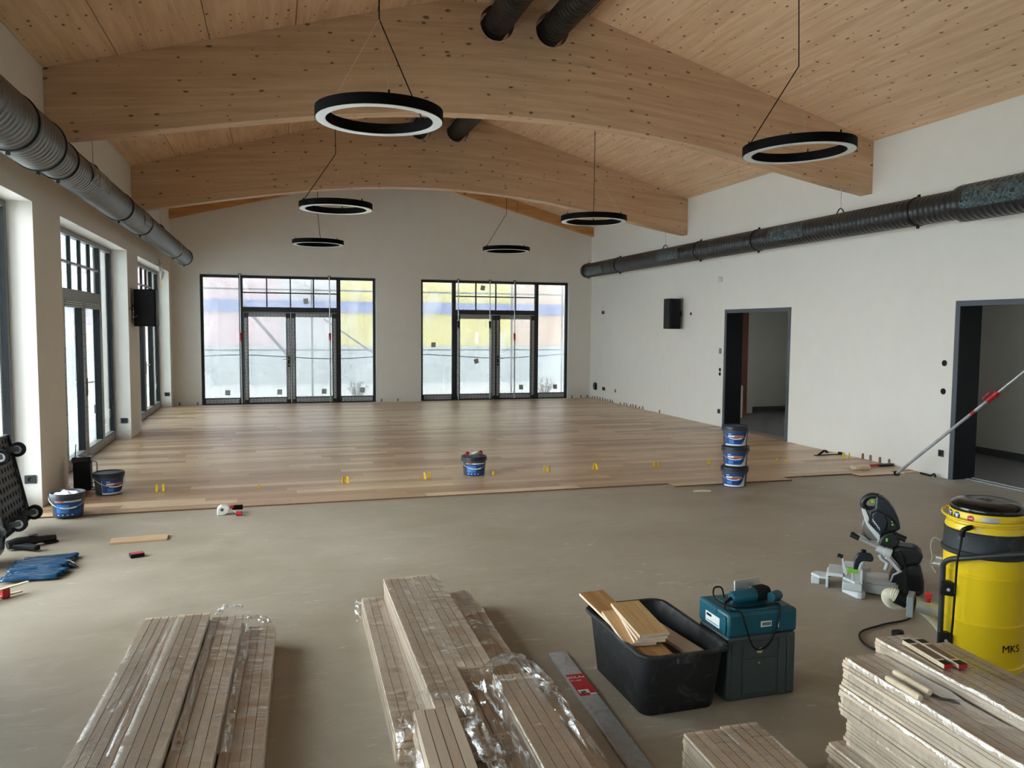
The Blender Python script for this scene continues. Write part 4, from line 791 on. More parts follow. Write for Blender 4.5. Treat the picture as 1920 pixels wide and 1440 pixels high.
def bundle(label, xl, yfar, z0, n, rot=R(-1.8), L=1.75, rag=0.003, film=True, endrag=0.004, group='shrink-wrapped oak board bundles', ruff=0.02, seed=1):
    rnd = random.Random(seed); c, s = math.cos(rot), math.sin(rot)
    ox, oy = xl + c * 0.084 + s * L / 2 , yfar + s * 0.084 - c * L / 2
    b = thing('board_bundle', label, 'board bundle', (ox, oy, z0), rot, group)
    for k in range(n):
        o = bpy.data.objects.new('board', BM[L]); COL.objects.link(o); o.parent = b; o.location = (rnd.uniform(-rag, rag), rnd.uniform(-endrag, endrag), k * 0.015 + 0.0004)
    if film:
        H = n * 0.015; w = 0.084 + 0.004
        path = [(-w, 0.003), (-w - 0.002, H * 0.35), (-w, H * 0.7), (-w, H - 0.004), (-w + 0.006, H + 0.003)] + [(-w + 0.006 + (2 * w - 0.012) * i / 8, H + 0.003) for i in range(1, 8)] + [(w - 0.006, H + 0.003), (w, H - 0.004), (w, H * 0.7), (w + 0.002, H * 0.35), (w, 0.003)]
        NU = len(path) - 1; NV = 60
        def fn(u, v):
            px, pz = path[round(u * NU)]; y = -L / 2 + 0.05 + (L - 0.05 + ruff) * v; q = nz(px * 30 + seed * 3, y * 6, pz * 30); amp = 0.0025 + 0.007 * (abs(nz(y * 2.3, seed * 7.7)) > 0.32)
            px2, pz2 = px * (1 + 0.02 * q) + (1 if px > 0 else -1) * max(0, q) * amp * 0.5, pz + (amp * max(0, q) if pz > H - 0.01 else 0)
            if v > 1 - 1.5 / NV: t = 0.45; px2 *= t + 0.15 * q; pz2 = H * 0.5 + (pz2 - H * 0.5) * (t + 0.2 * q)
            elif v > 1 - 2.5 / NV: px2 += 0.006 * q; pz2 += 0.006 * nz(px * 90, seed)
            return (px2, y, max(pz2, 0.002))
        m = MB(); m.grid(fn, NU, NV); m.build('shrink_film', M['film'], b, smooth=50, recalc=False)
    return b
def flap(parent, pts, width, name='film_flap', seed=1, up=0.03, mat=None, crump=0.02, n=40, m_=8):
    """crumpled loose film following a line of points (world)"""
    P = spline(pts, max(2, n // (len(pts) - 1)))
    def fn(u, v):
        p = P[min(len(P) - 1, int(round(u * (len(P) - 1))))]; a = (v - 0.5) * width
        q1 = nz(u * 6 + seed * 5, v * 6.5, 1.0); q2 = nz(u * 7, v * 7 + seed, 4.0)
        return (p[0] + a + crump * q1, p[1] + crump * q2, p[2] + up * (0.5 - abs(v - 0.5)) + crump * 0.9 * nz(u * 5, v * 11, seed * 2.0) + crump * 0.5)
    m = MB(); m.grid(fn, len(P) - 1, m_); return m.build(name, mat or M['film_crumple'], parent, smooth=70, world=True, recalc=False)
# left group
bA = bundle('leftmost film-wrapped board bundle of the left foreground group', -0.735, 4.905, 0.0, 8, R(-2.2), seed=1)
bB = bundle('tallest film-wrapped board bundle of the left foreground group', -0.536, 4.69, 0.0, 13, R(-2.0), seed=2)
bC = bundle('board bundle with pale cream strip, third of the left foreground group', -0.360, 4.70, 0.0, 11, R(-2.0), seed=3)
bD = bundle('low board bundle at the right end of the left foreground group', -0.186, 4.60, 0.0, 8, R(-1.9), seed=4)
flap(bC, [(-0.33, 4.66, 0.17), (-0.30, 4.72, 0.185), (-0.26, 4.74, 0.19), (-0.21, 4.72, 0.185)], 0.05, seed=2, up=0.02, crump=0.022, n=24)
flap(bC, [(-0.345, 4.62, 0.168), (-0.36, 4.2, 0.168), (-0.375, 3.7, 0.168), (-0.39, 3.2, 0.168)], 0.035, seed=5, up=0.008, crump=0.010, n=90, m_=4)
flap(bD, [(-0.185, 4.60, 0.15), (-0.185, 4.2, 0.14), (-0.20, 3.7, 0.135), (-0.215, 3.2, 0.13)], 0.05, seed=6, up=0.02, crump=0.014, n=90, m_=5)
flap(bD, [(-0.175, 4.64, 0.14), (-0.13, 4.66, 0.15), (-0.08, 4.62, 0.13), (-0.05, 4.6, 0.12)], 0.06, seed=8, up=0.015, crump=0.02, n=24)
flap(bA, [(-0.575, 4.86, 0.13), (-0.60, 4.4, 0.13), (-0.62, 3.9, 0.13), (-0.64, 3.3, 0.13)], 0.022, seed=9, up=0.012, crump=0.006, n=90, m_=4)
# centre group: four bundles on the floor, two on top
bE = bundle('low film-wrapped bundle at the left of the centre stack', 0.497, 4.93, 0.0, 8, R(-1.4), seed=11, endrag=0.012)
bundle('board bundle at the bottom of the centre stack, beneath the left top bundle', 0.670, 4.86, 0.0, 8, R(-1.2), film=False, seed=12, endrag=0.015)
bundle('board bundle at the bottom of the centre stack, beneath the right top bundle', 0.842, 4.84, 0.0, 8, R(-1.2), film=False, seed=13, endrag=0.015)
bundle('low board bundle at the right of the centre stack, in shade', 1.014, 4.915, 0.0, 8, R(-1.5), seed=14, L=1.40)
bundle('film-wrapped top bundle of the centre stack, left of the two', 0.628, 4.89, 0.1225, 8, R(-0.5), seed=15, endrag=0.012)
bundle('film-wrapped top bundle of the centre stack, right of the two', 0.796, 4.89, 0.1225, 8, R(-0.5), L=1.40, seed=16)
# front centre bundles with torn film
bundle('bundle under the torn-film bundle, front centre left', 0.53, 3.11, 0.0, 8, R(-2.4), L=1.40, film=False, seed=17, endrag=0.012)
bH = bundle('unwrapped bundle with torn film, front centre left', 0.521, 3.13, 0.1225, 8, R(-2.4), L=1.40, film=False, seed=18)
bundle('bundle under the crumpled-film bundle, front centre right', 0.925, 3.08, 0.0, 8, R(-1.6), L=1.40, film=False, seed=19)
bI = bundle('bundle with loose crumpled film, front centre right', 0.918, 3.36, 0.1225, 8, R(-1.6), seed=20, ruff=0.01)
bI.location.z = 0.1225
flap(bH, [(0.50, 3.12, 0.22), (0.475, 3.0, 0.19), (0.465, 2.8, 0.16), (0.455, 2.5, 0.14)], 0.09, seed=21, up=0.02, crump=0.03, n=40)
flap(bH, [(0.72, 3.12, 0.275), (0.73, 2.95, 0.255), (0.72, 2.75, 0.25), (0.73, 2.5, 0.25)], 0.07, seed=22, up=0.05, crump=0.03, n=40)
flap(bH, [(0.50, 3.17, 0.25), (0.58, 3.20, 0.262), (0.66, 3.18, 0.255), (0.72, 3.16, 0.25)], 0.05, seed=23, up=0.03, crump=0.025, n=24, mat=M['film'])
flap(bI, [(0.86, 3.32, 0.27), (0.875, 3.1, 0.20), (0.865, 2.85, 0.18), (0.85, 2.5, 0.17)], 0.12, seed=24, up=0.03, crump=0.035, n=50, m_=10)
flap(bI, [(0.90, 3.38, 0.26), (0.98, 3.42, 0.275), (1.06, 3.40, 0.265), (1.12, 3.34, 0.2)], 0.07, seed=25, up=0.04, crump=0.03, n=28)
flap(bI, [(1.115, 3.36, 0.235), (1.11, 3.1, 0.24), (1.11, 2.85, 0.22), (1.12, 2.5, 0.18)], 0.075, seed=26, up=0.03, crump=0.025, n=50)
flap(bI, [(1.06, 3.34, 0.262), (1.10, 3.16, 0.262), (1.07, 3.06, 0.26)], 0.03, seed=27, up=0.02, crump=0.014, n=24)
flap(bE, [(0.47, 4.93, 0.1), (0.465, 4.85, 0.07), (0.46, 4.7, 0.05)], 0.03, seed=28, up=0.01, crump=0.016, n=16)
# bundles at the bottom edge and the tall stack on the right
bundle('film-wrapped bundle at the bottom edge before the bin, left of pair', 1.584, 2.83, 0.0, 10, R(-2.4), L=1.40, seed=31)
bundle('film-wrapped bundle at the bottom edge before the bin, right of pair', 1.757, 2.835, 0.0, 10, R(-2.4), L=1.40, seed=32)
kz = 0.1215
for col, (x0, yf, nm) in enumerate(((2.195, 2.634, 'left column'), (2.374, 2.655, 'middle column'), (2.553, 2.64, 'right column'))):
    for lev in range(4):
        dx, dy = ((-0.045, 0.02), (0.012, -0.012), (-0.010, 0.01), (0, 0))[lev] if col == 0 else (0, random.uniform(-0.01, 0.01))
        bundle('%s bundle in the %s of the tall right-hand board stack' % (('bottom', 'second lowest', 'second highest', 'top')[lev], nm), x0 + dx, yf + dy, lev * kz, 8, R(-2.0), L=1.40, rag=0.005, endrag=0.012, film=(col == 0 or lev == 3), seed=40 + col * 4 + lev, ruff=0.012)
b3 = bundle('thin extra layer of three boards on top of the right-hand stack', 2.371, 2.662, 4 * kz + 0.002, 3, R(-2.0), L=1.40, rag=0.003, seed=60, ruff=0.008)
TOP1 = 4 * kz + 0.003; TOP2 = 4 * kz + 0.002 + 0.052

# ---------------------------------------------------------------- aluminium straightedge with red label
p = thing('straightedge', 'long aluminium straightedge with a red label on the floor', 'straightedge', (1.44, 3.45, 0.0), R(-3.0))
ex = MB(); ex.prism([(-0.05, 0.0008), (0.05, 0.0008), (0.05, 0.016), (0.048, 0.018), (-0.042, 0.018), (-0.05, 0.012)], -0.95, 0.59, 'yz' if False else 'xz'); ex.build('profile_bar', M['alu'], p, bevel=0.0008)
m = MB(); m.box(-0.043, 0.049, 0.06, 0.30, 0.0182, 0.0187); lb = m.build('red_label', plain('red_paper_label', srgb(190, 30, 44), 0.5, var=0.04), p)
def flat(x, y, z=0.0190): return Matrix.Translation((x, y, z))
text_mesh('SOLA', 0.031, 'lettering', M['white'], lb, flat(-0.006, 0.262)); text_mesh('AL 1606', 0.017, 'lettering', M['white'], lb, flat(-0.012, 0.226))
m = MB(); m.box(0.034, 0.046, 0.259, 0.265, 0.0188, 0.0192); m.box(0.037, 0.043, 0.256, 0.268, 0.0188, 0.0193); m.build('plus_mark', M['white'], lb)
m = MB(); m.box(-0.045, 0.045, -0.006, 0.006, 0.0188, 0.0193, M=Matrix.Translation((-0.0, 0.178, 0)) @ Matrix.Rotation(R(52), 4, 'Z') @ Matrix.Scale(0.8, 4)); m.build('label_drawing', M['white'], lb)
m = MB(); m.box(-0.036, 0.018, 0.085, 0.122, 0.0188, 0.0192); m.build('label_photo', M['lab_white'], lb); m = MB(); m.box(-0.03, 0.0, 0.09, 0.112, 0.0193, 0.0196, M=Matrix.Translation((0, 0.1, 0)) @ Matrix.Rotation(0.35, 4, 'Z') @ Matrix.Translation((0, -0.1, 0))); m.build('label_picture', M['skirting'], lb)
m = MB(); m.box(0.012, 0.048, 0.062, 0.08, 0.0188, 0.0193); m.build('barcode', M['lab_white'], lb)
text_mesh('90', 0.03, 'green_marking', plain('green_marker', srgb(60, 150, 70)), p, flat(0.005, -0.63, 0.0183))

# ---------------------------------------------------------------- black mortar tub with offcuts
M['tub'] = scuffed('dusty_black_tub_rubber', srgb(20, 22, 25), srgb(96, 98, 96), 0.53, 0.6, 9)
def rrect(cx, cy, hx, hy, r, z, n=6):
    out = []
    for (sx, sy, a0) in ((1, 1, 0), (-1, 1, 90), (-1, -1, 180), (1, -1, 270)):
        for k in range(n + 1): a = R(a0 + 90 * k / n); out.append((cx + sx * (hx - r) + r * math.cos(a), cy + sy * (hy - r) + r * math.sin(a), z))
    return out
def ring_loft(mb, rings, cap0=True, cap1=False, mi=0):
    n = len(rings[0]); vs = [p for r_ in rings for p in r_]; fs = [(i * n + k, i * n + (k + 1) % n, (i + 1) * n + (k + 1) % n, (i + 1) * n + k) for i in range(len(rings) - 1) for k in range(n)]
    if cap0: fs.append(tuple(range(n - 1, -1, -1)))
    if cap1: fs.append(tuple((len(rings) - 1) * n + k for k in range(n)))
    mb.add(vs, fs, mi)
tub = thing('mortar_tub', 'black dusty mortar tub full of board offcuts', 'tub', (1.805, 3.555, 0.0), R(0.6)); HT = 0.312
m = MB(); ring_loft(m, [rrect(0, 0, 0.188, 0.285, 0.05, 0.001), rrect(0, 0, 0.193, 0.29, 0.055, 0.008), rrect(0, 0, 0.214, 0.345, 0.07, HT - 0.03), rrect(0, 0, 0.216, 0.347, 0.07, HT - 0.012), rrect(0, 0, 0.236, 0.370, 0.08, HT - 0.012), rrect(0, 0, 0.240, 0.374, 0.083, HT - 0.004), rrect(0, 0, 0.234, 0.368, 0.08, HT + 0.004),
    rrect(0, 0, 0.214, 0.347, 0.07, HT + 0.002), rrect(0, 0, 0.208, 0.340, 0.066, HT - 0.012), rrect(0, 0, 0.187, 0.284, 0.05, 0.014)], True, True); m.build('tub_shell', M['tub'], tub, smooth=35)
for s in (-1, 1):
    m = MB(); m.box(-0.06, 0.06, s * 0.360 - 0.012, s * 0.360 + 0.012, HT - 0.042, HT - 0.010); m.build('grip_lip', M['tub'], tub, bevel=0.004)
M['oak_off'] = parquet_mat('oiled_oak_offcut', False, base=(178, 128, 78), dark=(140, 92, 52), light=(196, 150, 98), rough=0.5, strip_axis='X', strip_len=3.0, coat=0.0); M['oak_pale'] = parquet_mat('pale_oak_offcut', False, base=(210, 170, 116), dark=(186, 144, 92), light=(222, 186, 136), rough=0.5, strip_axis='X', strip_len=3.0, coat=0.0)
def slab(label, p0, p1, width, thick, mat, roll=0.0, edge=None):
    """board from p0 to p1 (centre of the lower face ends)"""
    p0, p1 = Vector(p0), Vector(p1); ey = (p1 - p0).normalized(); ex = ey.cross(Vector((0, 0, 1))).normalized(); ex = Matrix.Rotation(roll, 3, ey) @ ex; L = (p1 - p0).length
    Mx = frame(p0, ex, ey); m = MB(); m.box(-width / 2, width / 2, 0, L, 0, thick); me = m.mesh('board_offcut', [mat, edge or M['board_edge']])
    for pl in me.polygons: pl.material_index = 0 if abs(pl.normal.z) > 0.7 else 1
    o = bpy.data.objects.new('board_offcut', me); COL.objects.link(o); o.matrix_world = Mx; b = o.modifiers.new('bevel', 'BEVEL'); b.width = 0.001; b.segments = 1
    return tag(o, label, 'offcut', 'board offcuts in the black tub')
slab('long dark oak offcut leaning over the far corner of the tub', (1.700, 3.262, 0.266), (1.642, 3.98, 0.352), 0.145, 0.015, M['oak_off'])
def tilt(y): return 0.279 + (y - 3.225) * 0.1192
for k, (dx, dy, dr, lab) in enumerate(((-0.052, 0.02, 0.0, 'lowest, shifted left'), (-0.010, 0.012, 0.03, 'second'), (0.0, 0.004, 0.0, 'third'), (0.008, 0.0, -0.02, 'topmost'))):
    slab('pale oak offcut in the small pile on the tub, %s' % lab, (1.700 + dx, 3.345 + dy, tilt(3.345 + dy) + 0.0020 + k * 0.0165), (1.722 + dx + dr, 3.69 + dy, tilt(3.69 + dy) + 0.0020 + k * 0.0165), 0.155, 0.0145, M['oak_pale'])
slab('grey oak offcut on the right side inside the tub', (1.945, 3.315, 0.225), (1.840, 3.80, 0.262), 0.10, 0.016, M['board'])
slab('narrow oak offcut standing low in the tub, right side', (1.93, 3.36, 0.155), (1.86, 3.72, 0.19), 0.07, 0.015, M['oak_off'])
slab('pale offcut deep in the tub beside the right wall of it', (1.90, 3.40, 0.09), (1.84, 3.75, 0.13), 0.08, 0.015, M['oak_pale'], 0.5)
slab('reddish oak offcut lying at the near bottom of the tub', (1.72, 3.36, 0.035), (1.95, 3.40, 0.035), 0.10, 0.015, M['oak_off'])

# ---------------------------------------------------------------- tool cases and jigsaw
M['teal'] = scuffed('teal_case_plastic', srgb(12, 80, 96), srgb(110, 130, 130), 0.66, 0.42, 9); M['casegrey'] = scuffed('dark_green_grey_case_plastic', srgb(62, 70, 70), srgb(120, 124, 118), 0.64, 0.5, 10)
cx0, cx1, cy0, cy1 = 2.072, 2.452, 3.29, 3.565
p = thing('tool_case', 'large dark grey tool case under the teal one', 'tool case', ((cx0 + cx1) / 2, (cy0 + cy1) / 2, 0.0))
m = MB(); m.box(cx0, cx1, cy0, cy1, 0.0008, 0.317); m.build('case_body', M['casegrey'], p, world=True, bevel=0.012)
for x0, x1, z0, z1 in ((cx0 + 0.085, cx0 + 0.275, 0.03, 0.205), (cx0 + 0.085, cx0 + 0.275, 0.215, 0.29), (cx0 + 0.285, cx0 + 0.325, 0.01, 0.30), (cx0 + 0.332, cx0 + 0.372, 0.02, 0.29), (cx0 + 0.02, cx0 + 0.075, 0.01, 0.30)):
    m = MB(); m.box(x0, x1, cy0 - 0.005, cy0 + 0.004, z0, z1); m.build('case_rib', M['casegrey'], p, world=True, bevel=0.003)
for x0, z0, sx, sz in ((cx0 + 0.155, 0.235, 0.035, 0.022), (cx0 + 0.165, 0.18, 0.012, 0.006)):
    m = MB(); m.prism([(x0, z0), (x0 + sx * 0.7, z0 - sz * 0.3), (x0 + sx, z0 + sz * 0.3), (x0 + sx * 0.8, z0 + sz), (x0 + sx * 0.2, z0 + sz * 0.7)], cy0 - 0.0062, cy0 - 0.0052, 'xz'); m.build('torn_sticker', plain('yellowed_tape', srgb(190, 180, 130), 0.7), p, world=True)
p = thing('tool_case', 'teal tool case with white stickers on top of the grey case', 'tool case', ((cx0 + cx1) / 2, (cy0 + cy1) / 2, 0.318)); z0 = 0.3185
m = MB(); m.box(cx0 - 0.004, cx1 + 0.002, cy0 - 0.004, cy1 + 0.005, z0, z0 + 0.118); m.build('case_body', M['teal'], p, world=True, bevel=0.014)
m = MB(); m.box(cx0 + 0.06, cx1 - 0.02, cy0 + 0.02, cy1 - 0.03, z0 + 0.110, z0 + 0.1225); m.build('lid_panel', M['teal'], p, world=True, bevel=0.006)
m = MB(); m.box(cx0 - 0.008, cx0 + 0.02, cy0 + 0.10, cy0 + 0.16, z0 + 0.085, z0 + 0.112); m.build('latch', M['teal'], p, world=True, bevel=0.004)
m = MB(); m.box(cx0 - 0.012, cx0 - 0.0035, cy0 + 0.012, cy0 + 0.032, z0 + 0.01, z0 + 0.10); m.build('edge_rib', M['teal'], p, world=True, bevel=0.003)
st = MB(); st.box(cx0 - 0.0052, cx0 - 0.0042, cy0 + 0.075, cy0 + 0.205, z0 + 0.02, z0 + 0.072); s1 = st.build('sticker', M['lab_white'], p, world=True)
m = MB(); m.box(cx0 - 0.0058, cx0 - 0.0053, cy0 + 0.15, cy0 + 0.196, z0 + 0.052, z0 + 0.064); m.box(cx0 - 0.0058, cx0 - 0.0053, cy0 + 0.082, cy0 + 0.196, z0 + 0.028, z0 + 0.031); m.build('sticker_print', M['black'], s1, world=True)
st = MB(); st.box(cx0 + 0.175, cx0 + 0.235, cy0 - 0.0054, cy0 - 0.0044, z0 + 0.04, z0 + 0.068); s2 = st.build('sticker', M['lab_white'], p, world=True)
m = MB()
for k in range(12): m.box(cx0 + 0.181 + k * 0.0042, cx0 + 0.183 + k * 0.0042 + 0.0007 * (k % 3), cy0 - 0.0060, cy0 - 0.0055, z0 + 0.046, z0 + 0.062)
m.build('sticker_print', M['skirting'], s2, world=True)
m = MB(); m.box(cx0 + 0.272, cx0 + 0.277, cy0 - 0.0054, cy0 - 0.0044, z0 + 0.03, z0 + 0.062); m.build('white_mark', M['lab_white'], p, world=True)
# jigsaw lying on the case
zt = z0 + 0.1225; j = thing('jigsaw', 'teal jigsaw with black cord lying on the teal case', 'jigsaw', (2.27, 3.40, zt), R(4))
m = MB(); m.loft([((-0.125, 0, 0.036), 0.026), ((-0.118, 0, 0.036), 0.031), ((-0.03, 0, 0.038), 0.033), ((0.01, 0.0, 0.040), 0.035)], 20); m.build('motor_housing', M['teal'], j, smooth=40)
m = MB(); m.loft([((0.008, 0, 0.040), 0.034), ((0.03, 0.005, 0.042), 0.040), ((0.07, 0.01, 0.042), 0.040), ((0.10, 0.01, 0.040), 0.030)], 18); m.build('gear_housing', M['rubber'], j, smooth=40)
m = MB(); m.loft([((0.075, -0.05, 0.034), 0.024), ((0.125, -0.035, 0.034), 0.027), ((0.14, -0.03, 0.034), 0.022)], 16); m.build('front_knob', M['teal'], j, smooth=40)
m = MB(); m.box(-0.06, 0.115, 0.052, 0.060, 0.012, 0.105, M=Matrix.Rotation(R(-6), 4, 'X') @ Matrix.Rotation(R(8), 4, 'Z')); m.build('base_plate', M['steel'], j, bevel=0.002)
m = MB(); m.box(0.02, 0.07, 0.030, 0.055, 0.028, 0.062); m.build('blade_holder', M['steel'], j, bevel=0.003)
m = MB(); m.loft([((-0.125, 0, 0.034), 0.009), ((-0.17, -0.02, 0.026), 0.007), ((-0.185, -0.03, 0.02), 0.006)], 10); m.build('cord_sleeve', M['black'], j, smooth=40)
m = MB(); m.tube([(-0.183, -0.03, 0.02), (-0.20, -0.06, 0.006), (-0.185, -0.085, 0.006), (-0.15, -0.112, 0.006), (-0.13, -0.126, -0.06), (-0.09, -0.130, -0.16), (-0.04, -0.132, -0.185), (0.02, -0.130, -0.15), (0.06, -0.126, -0.06), (0.08, -0.112, 0.006), (0.10, -0.07, 0.006), (0.02, -0.065, 0.006), (-0.08, -0.07, 0.007), (-0.15, -0.03, 0.007), (-0.19, 0.04, 0.03), (-0.17, 0.08, 0.065), (-0.12, 0.09, 0.06), (-0.10, 0.09, 0.007)], 0.0042, 8, smooth=8); m.build('power_cord', M['black'], j, smooth=60)

# ---------------------------------------------------------------- folding rules and trowels on the tall stack
def folding_rule(label, x, y, rot):
    f = thing('folding_rule', label, 'folding rule', (x, y, TOP2), rot)
    for k in range(4):
        m = MB(); m.box(-0.0165 + k * 0.0084, -0.0165 + k * 0.0084 + 0.0078, -0.12, 0.12, 0.0, 0.016); m.build('rule_slat', M['palewood'], f)
    m = MB(); m.box(-0.0168, 0.0173, -0.1215, -0.085, 0.0162, 0.0172); m.build('dark_end_print', M['black'], f); m = MB(); m.box(-0.0168, 0.0173, 0.085, 0.1215, 0.0162, 0.0172); m.build('dark_end_print', M['black'], f)
    m = MB(); m.box(-0.0168, 0.0173, -0.1235, -0.1202, 0.0, 0.0162); m.build('red_end', M['red'], f)
    m = MB()
    for k in range(22): m.box(-0.0169, -0.0165, -0.08 + k * 0.0073, -0.0785 + k * 0.0073, 0.004, 0.008 + 0.003 * (k % 5 == 0))
    m.build('scale_marks', M['black'], f); m = MB(); m.box(-0.0145, 0.0150, -0.07, 0.07, 0.0161, 0.0165); m.build('scale_print', plain('faded_rule_print', srgb(120, 98, 80), 0.6), f)
folding_rule('folded wooden rule on the tall right stack, left of two', 2.415, 2.44, R(-7)); folding_rule('folded wooden rule on the tall right stack, right of two', 2.468, 2.425, R(-7))
tw = thing('notched_trowel', 'notched trowel with two round wooden grips on the tall stack', 'trowel', (2.22, 2.30, TOP1), R(-2))
m = MB(); m.prism([(0.028, 0.07), (0.105, 0.10), (0.118, -0.05), (0.105, -0.125), (0.05, -0.085)], 0.006, 0.0075, 'xy'); m.prism([(-0.035, 0.045), (0.02, 0.055), (0.02, -0.03), (-0.03, -0.05)], 0.005, 0.0062, 'xy'); m.build('steel_blade', M['steel'], tw)
for x, y0, y1, z in ((-0.040, -0.085, 0.085, 0.0135), (0.018, -0.065, 0.115, 0.017)):
    m = MB(); m.loft([((x, y0, z), 0.0105), ((x, y0 + 0.01, z), 0.0135), ((x, (y0 + y1) / 2, z), 0.0128), ((x, y1 - 0.01, z), 0.012), ((x, y1, z), 0.009)], 16); m.build('wooden_grip', M['palewood'], tw, smooth=40)
# ---------------------------------------------------------------- yellow drum vacuum cleaner
M['vacyellow'] = scuffed('worn_yellow_drum_paint', srgb(236, 200, 30), srgb(190, 160, 60), 0.62, 0.35, 7); M['vacband'] = scuffed('dusty_black_rubber_band', srgb(44, 48, 52), srgb(130, 132, 130), 0.58, 0.55, 12)
M['lidblack'] = scuffed('dusty_glossy_black_lid', srgb(12, 12, 13), srgb(90, 90, 88), 0.66, 0.18, 6); M['hose'] = plain('beige_ribbed_hose', srgb(206, 200, 178), 0.6, var=0.08)
VX, VY = 3.465, 3.15; va = math.atan2(VX, VY); vac = thing('drum_vacuum', 'yellow drum vacuum cleaner with black lid behind the tall stack', 'vacuum cleaner', (VX, VY, 0.0), -va)
Rb = 0.19; pr = [(0, 0.10), (Rb - 0.012, 0.10), (Rb, 0.11)]
for zr in (0.135, 0.35, 0.585): pr += [(Rb, zr - 0.012), (Rb + 0.004, zr - 0.006), (Rb + 0.004, zr + 0.003), (Rb - 0.002, zr + 0.008), (Rb, zr + 0.014)]
pr += [(Rb, 0.69), (0, 0.69)]
m = MB(); m.lathe(pr, 64); drum = m.build('drum', M['vacyellow'], vac, smooth=35)
m = MB(); m.lathe([(Rb + 0.010, 0.682), (Rb + 0.013, 0.688), (Rb + 0.013, 0.703), (Rb + 0.004, 0.709), (Rb + 0.001, 0.79), (Rb + 0.004, 0.80), (Rb - 0.002, 0.806), (0, 0.806)], 64); m.build('rubber_band', M['vacband'], vac, smooth=35)
m = MB(); m.lathe([(Rb - 0.002, 0.804), (Rb - 0.001, 0.815), (Rb - 0.006, 0.825), (Rb - 0.006, 0.836), (Rb - 0.014, 0.842), (Rb - 0.016, 0.85), (Rb - 0.019, 0.895), (Rb - 0.024, 0.900), (0, 0.90)], 64); head = m.build('motor_head', M['vacyellow'], vac, smooth=35)
m = MB(); m.lathe([(Rb - 0.021, 0.898), (Rb - 0.018, 0.905), (Rb - 0.022, 0.925), (Rb - 0.045, 0.942), (Rb - 0.09, 0.951), (0.06, 0.947), (0.02, 0.944), (0.012, 0.949), (0, 0.951)], 64); m.build('lid', M['lidblack'], vac, smooth=50)
pts = [((Rb + 0.012) * math.sin(a), -(Rb + 0.012) * math.cos(a), 0.872 - 0.012 * math.cos(a)) for a in [R(-115 + 10 * k) for k in range(22)]]; pts = [(0.8 * pts[0][0], pts[0][1] * 0.8, 0.885)] + pts + [(pts[-1][0] * 0.98, pts[-1][1], 0.90)]
m = MB(); m.tube(pts, 0.0065, 8); m.build('carry_ring', M['vacyellow'], vac, smooth=50)
def on_drum(a, z, rad): return frame((rad * math.sin(a), -rad * math.cos(a), z), (math.cos(a), math.sin(a), 0), (0, 0, 1))
rh = Rb - 0.0172
for a, c, nm in ((-1.18, 'lab_blue', 'round_sticker'), (-0.86, 'lab_blue', 'round_sticker'), (-0.42, 'red', 'round_sticker')):
    m = MB(); m.cyl((0, 0, 0), (0, 0, 0.0022), 0.019 if c == 'lab_blue' else 0.015, n=20, M=on_drum(a, 0.873, rh)); s = m.build(nm, M[c], head)
    if c == 'lab_blue': m = MB(); m.cyl((0, -0.003, 0.0022), (0, -0.003, 0.003), 0.008, n=14, M=on_drum(a, 0.873, rh)); m.box(-0.012, 0.012, 0.006, 0.010, 0.0022, 0.003, M=on_drum(a, 0.873, rh)); m.build('sticker_symbol', M['white'], s)
    else: m = MB(); m.box(-0.010, 0.010, -0.002, 0.002, 0.0022, 0.003, M=on_drum(a, 0.873, rh)); m.build('sticker_symbol', plain('pale_pink', srgb(240, 190, 190)), s)
def band(a0, a1, z0, z1, rad): return lambda u, v: (rad * math.sin(a0 + (a1 - a0) * u), -rad * math.cos(a0 + (a1 - a0) * u), z0 + (z1 - z0) * v)
m = MB(); m.grid(band(-0.12, 0.30, 0.862, 0.888, rh + 0.002), 8, 2); m.build('rating_plate', M['steel'], head, smooth=60)
m = MB(); m.tube([(-0.065, -Rb + 0.004, 0.835), (-0.075, -Rb - 0.022, 0.836), (-0.098, -Rb - 0.024, 0.822), (-0.102, -Rb - 0.018, 0.79)], 0.0125, 10, smooth=4); m.build('angled_plug', M['black'], vac, smooth=50)
m = MB(); m.tube([(-0.102, -Rb - 0.016, 0.80), (-0.108, -Rb - 0.018, 0.74), (-0.118, -Rb - 0.022, 0.66), (-0.122, -Rb - 0.012, 0.5), (-0.128, -Rb - 0.012, 0.3), (-0.14, -Rb - 0.016, 0.14), (-0.16, -Rb - 0.05, 0.012), (-0.26, -Rb - 0.02, 0.012), (-0.45, -0.1, 0.012)], 0.0055, 8, smooth=6); m.build('power_cable', M['black'], vac, smooth=50)
fx, fy = -0.178, -0.135
m = MB(); m.tube([(fx - 0.003, -fy, 0.06), (fx - 0.003, -fy, 0.4), (fx, -fy + 0.01, 0.625), (-0.145, 0.175, 0.660), (-0.08, 0.215, 0.685), (0.06, 0.232, 0.725), (0.2, 0.235, 0.755), (0.34, 0.225, 0.775), (0.40, 0.15, 0.785), (0.41, 0.0, 0.787), (0.40, -0.15, 0.785), (0.34, -0.225, 0.775), (0.2, -0.235, 0.755), (0.06, -0.232, 0.725), (-0.08, -0.215, 0.685), (-0.145, -0.175, 0.660), (fx, fy - 0.01, 0.625), (fx - 0.003, fy - 0.006, 0.57), (fx - 0.003, fy - 0.004, 0.4), (fx - 0.003, fy - 0.004, 0.06)], 0.0135, 12, smooth=5); m.build('push_frame', M['anthracite'], vac, smooth=50)
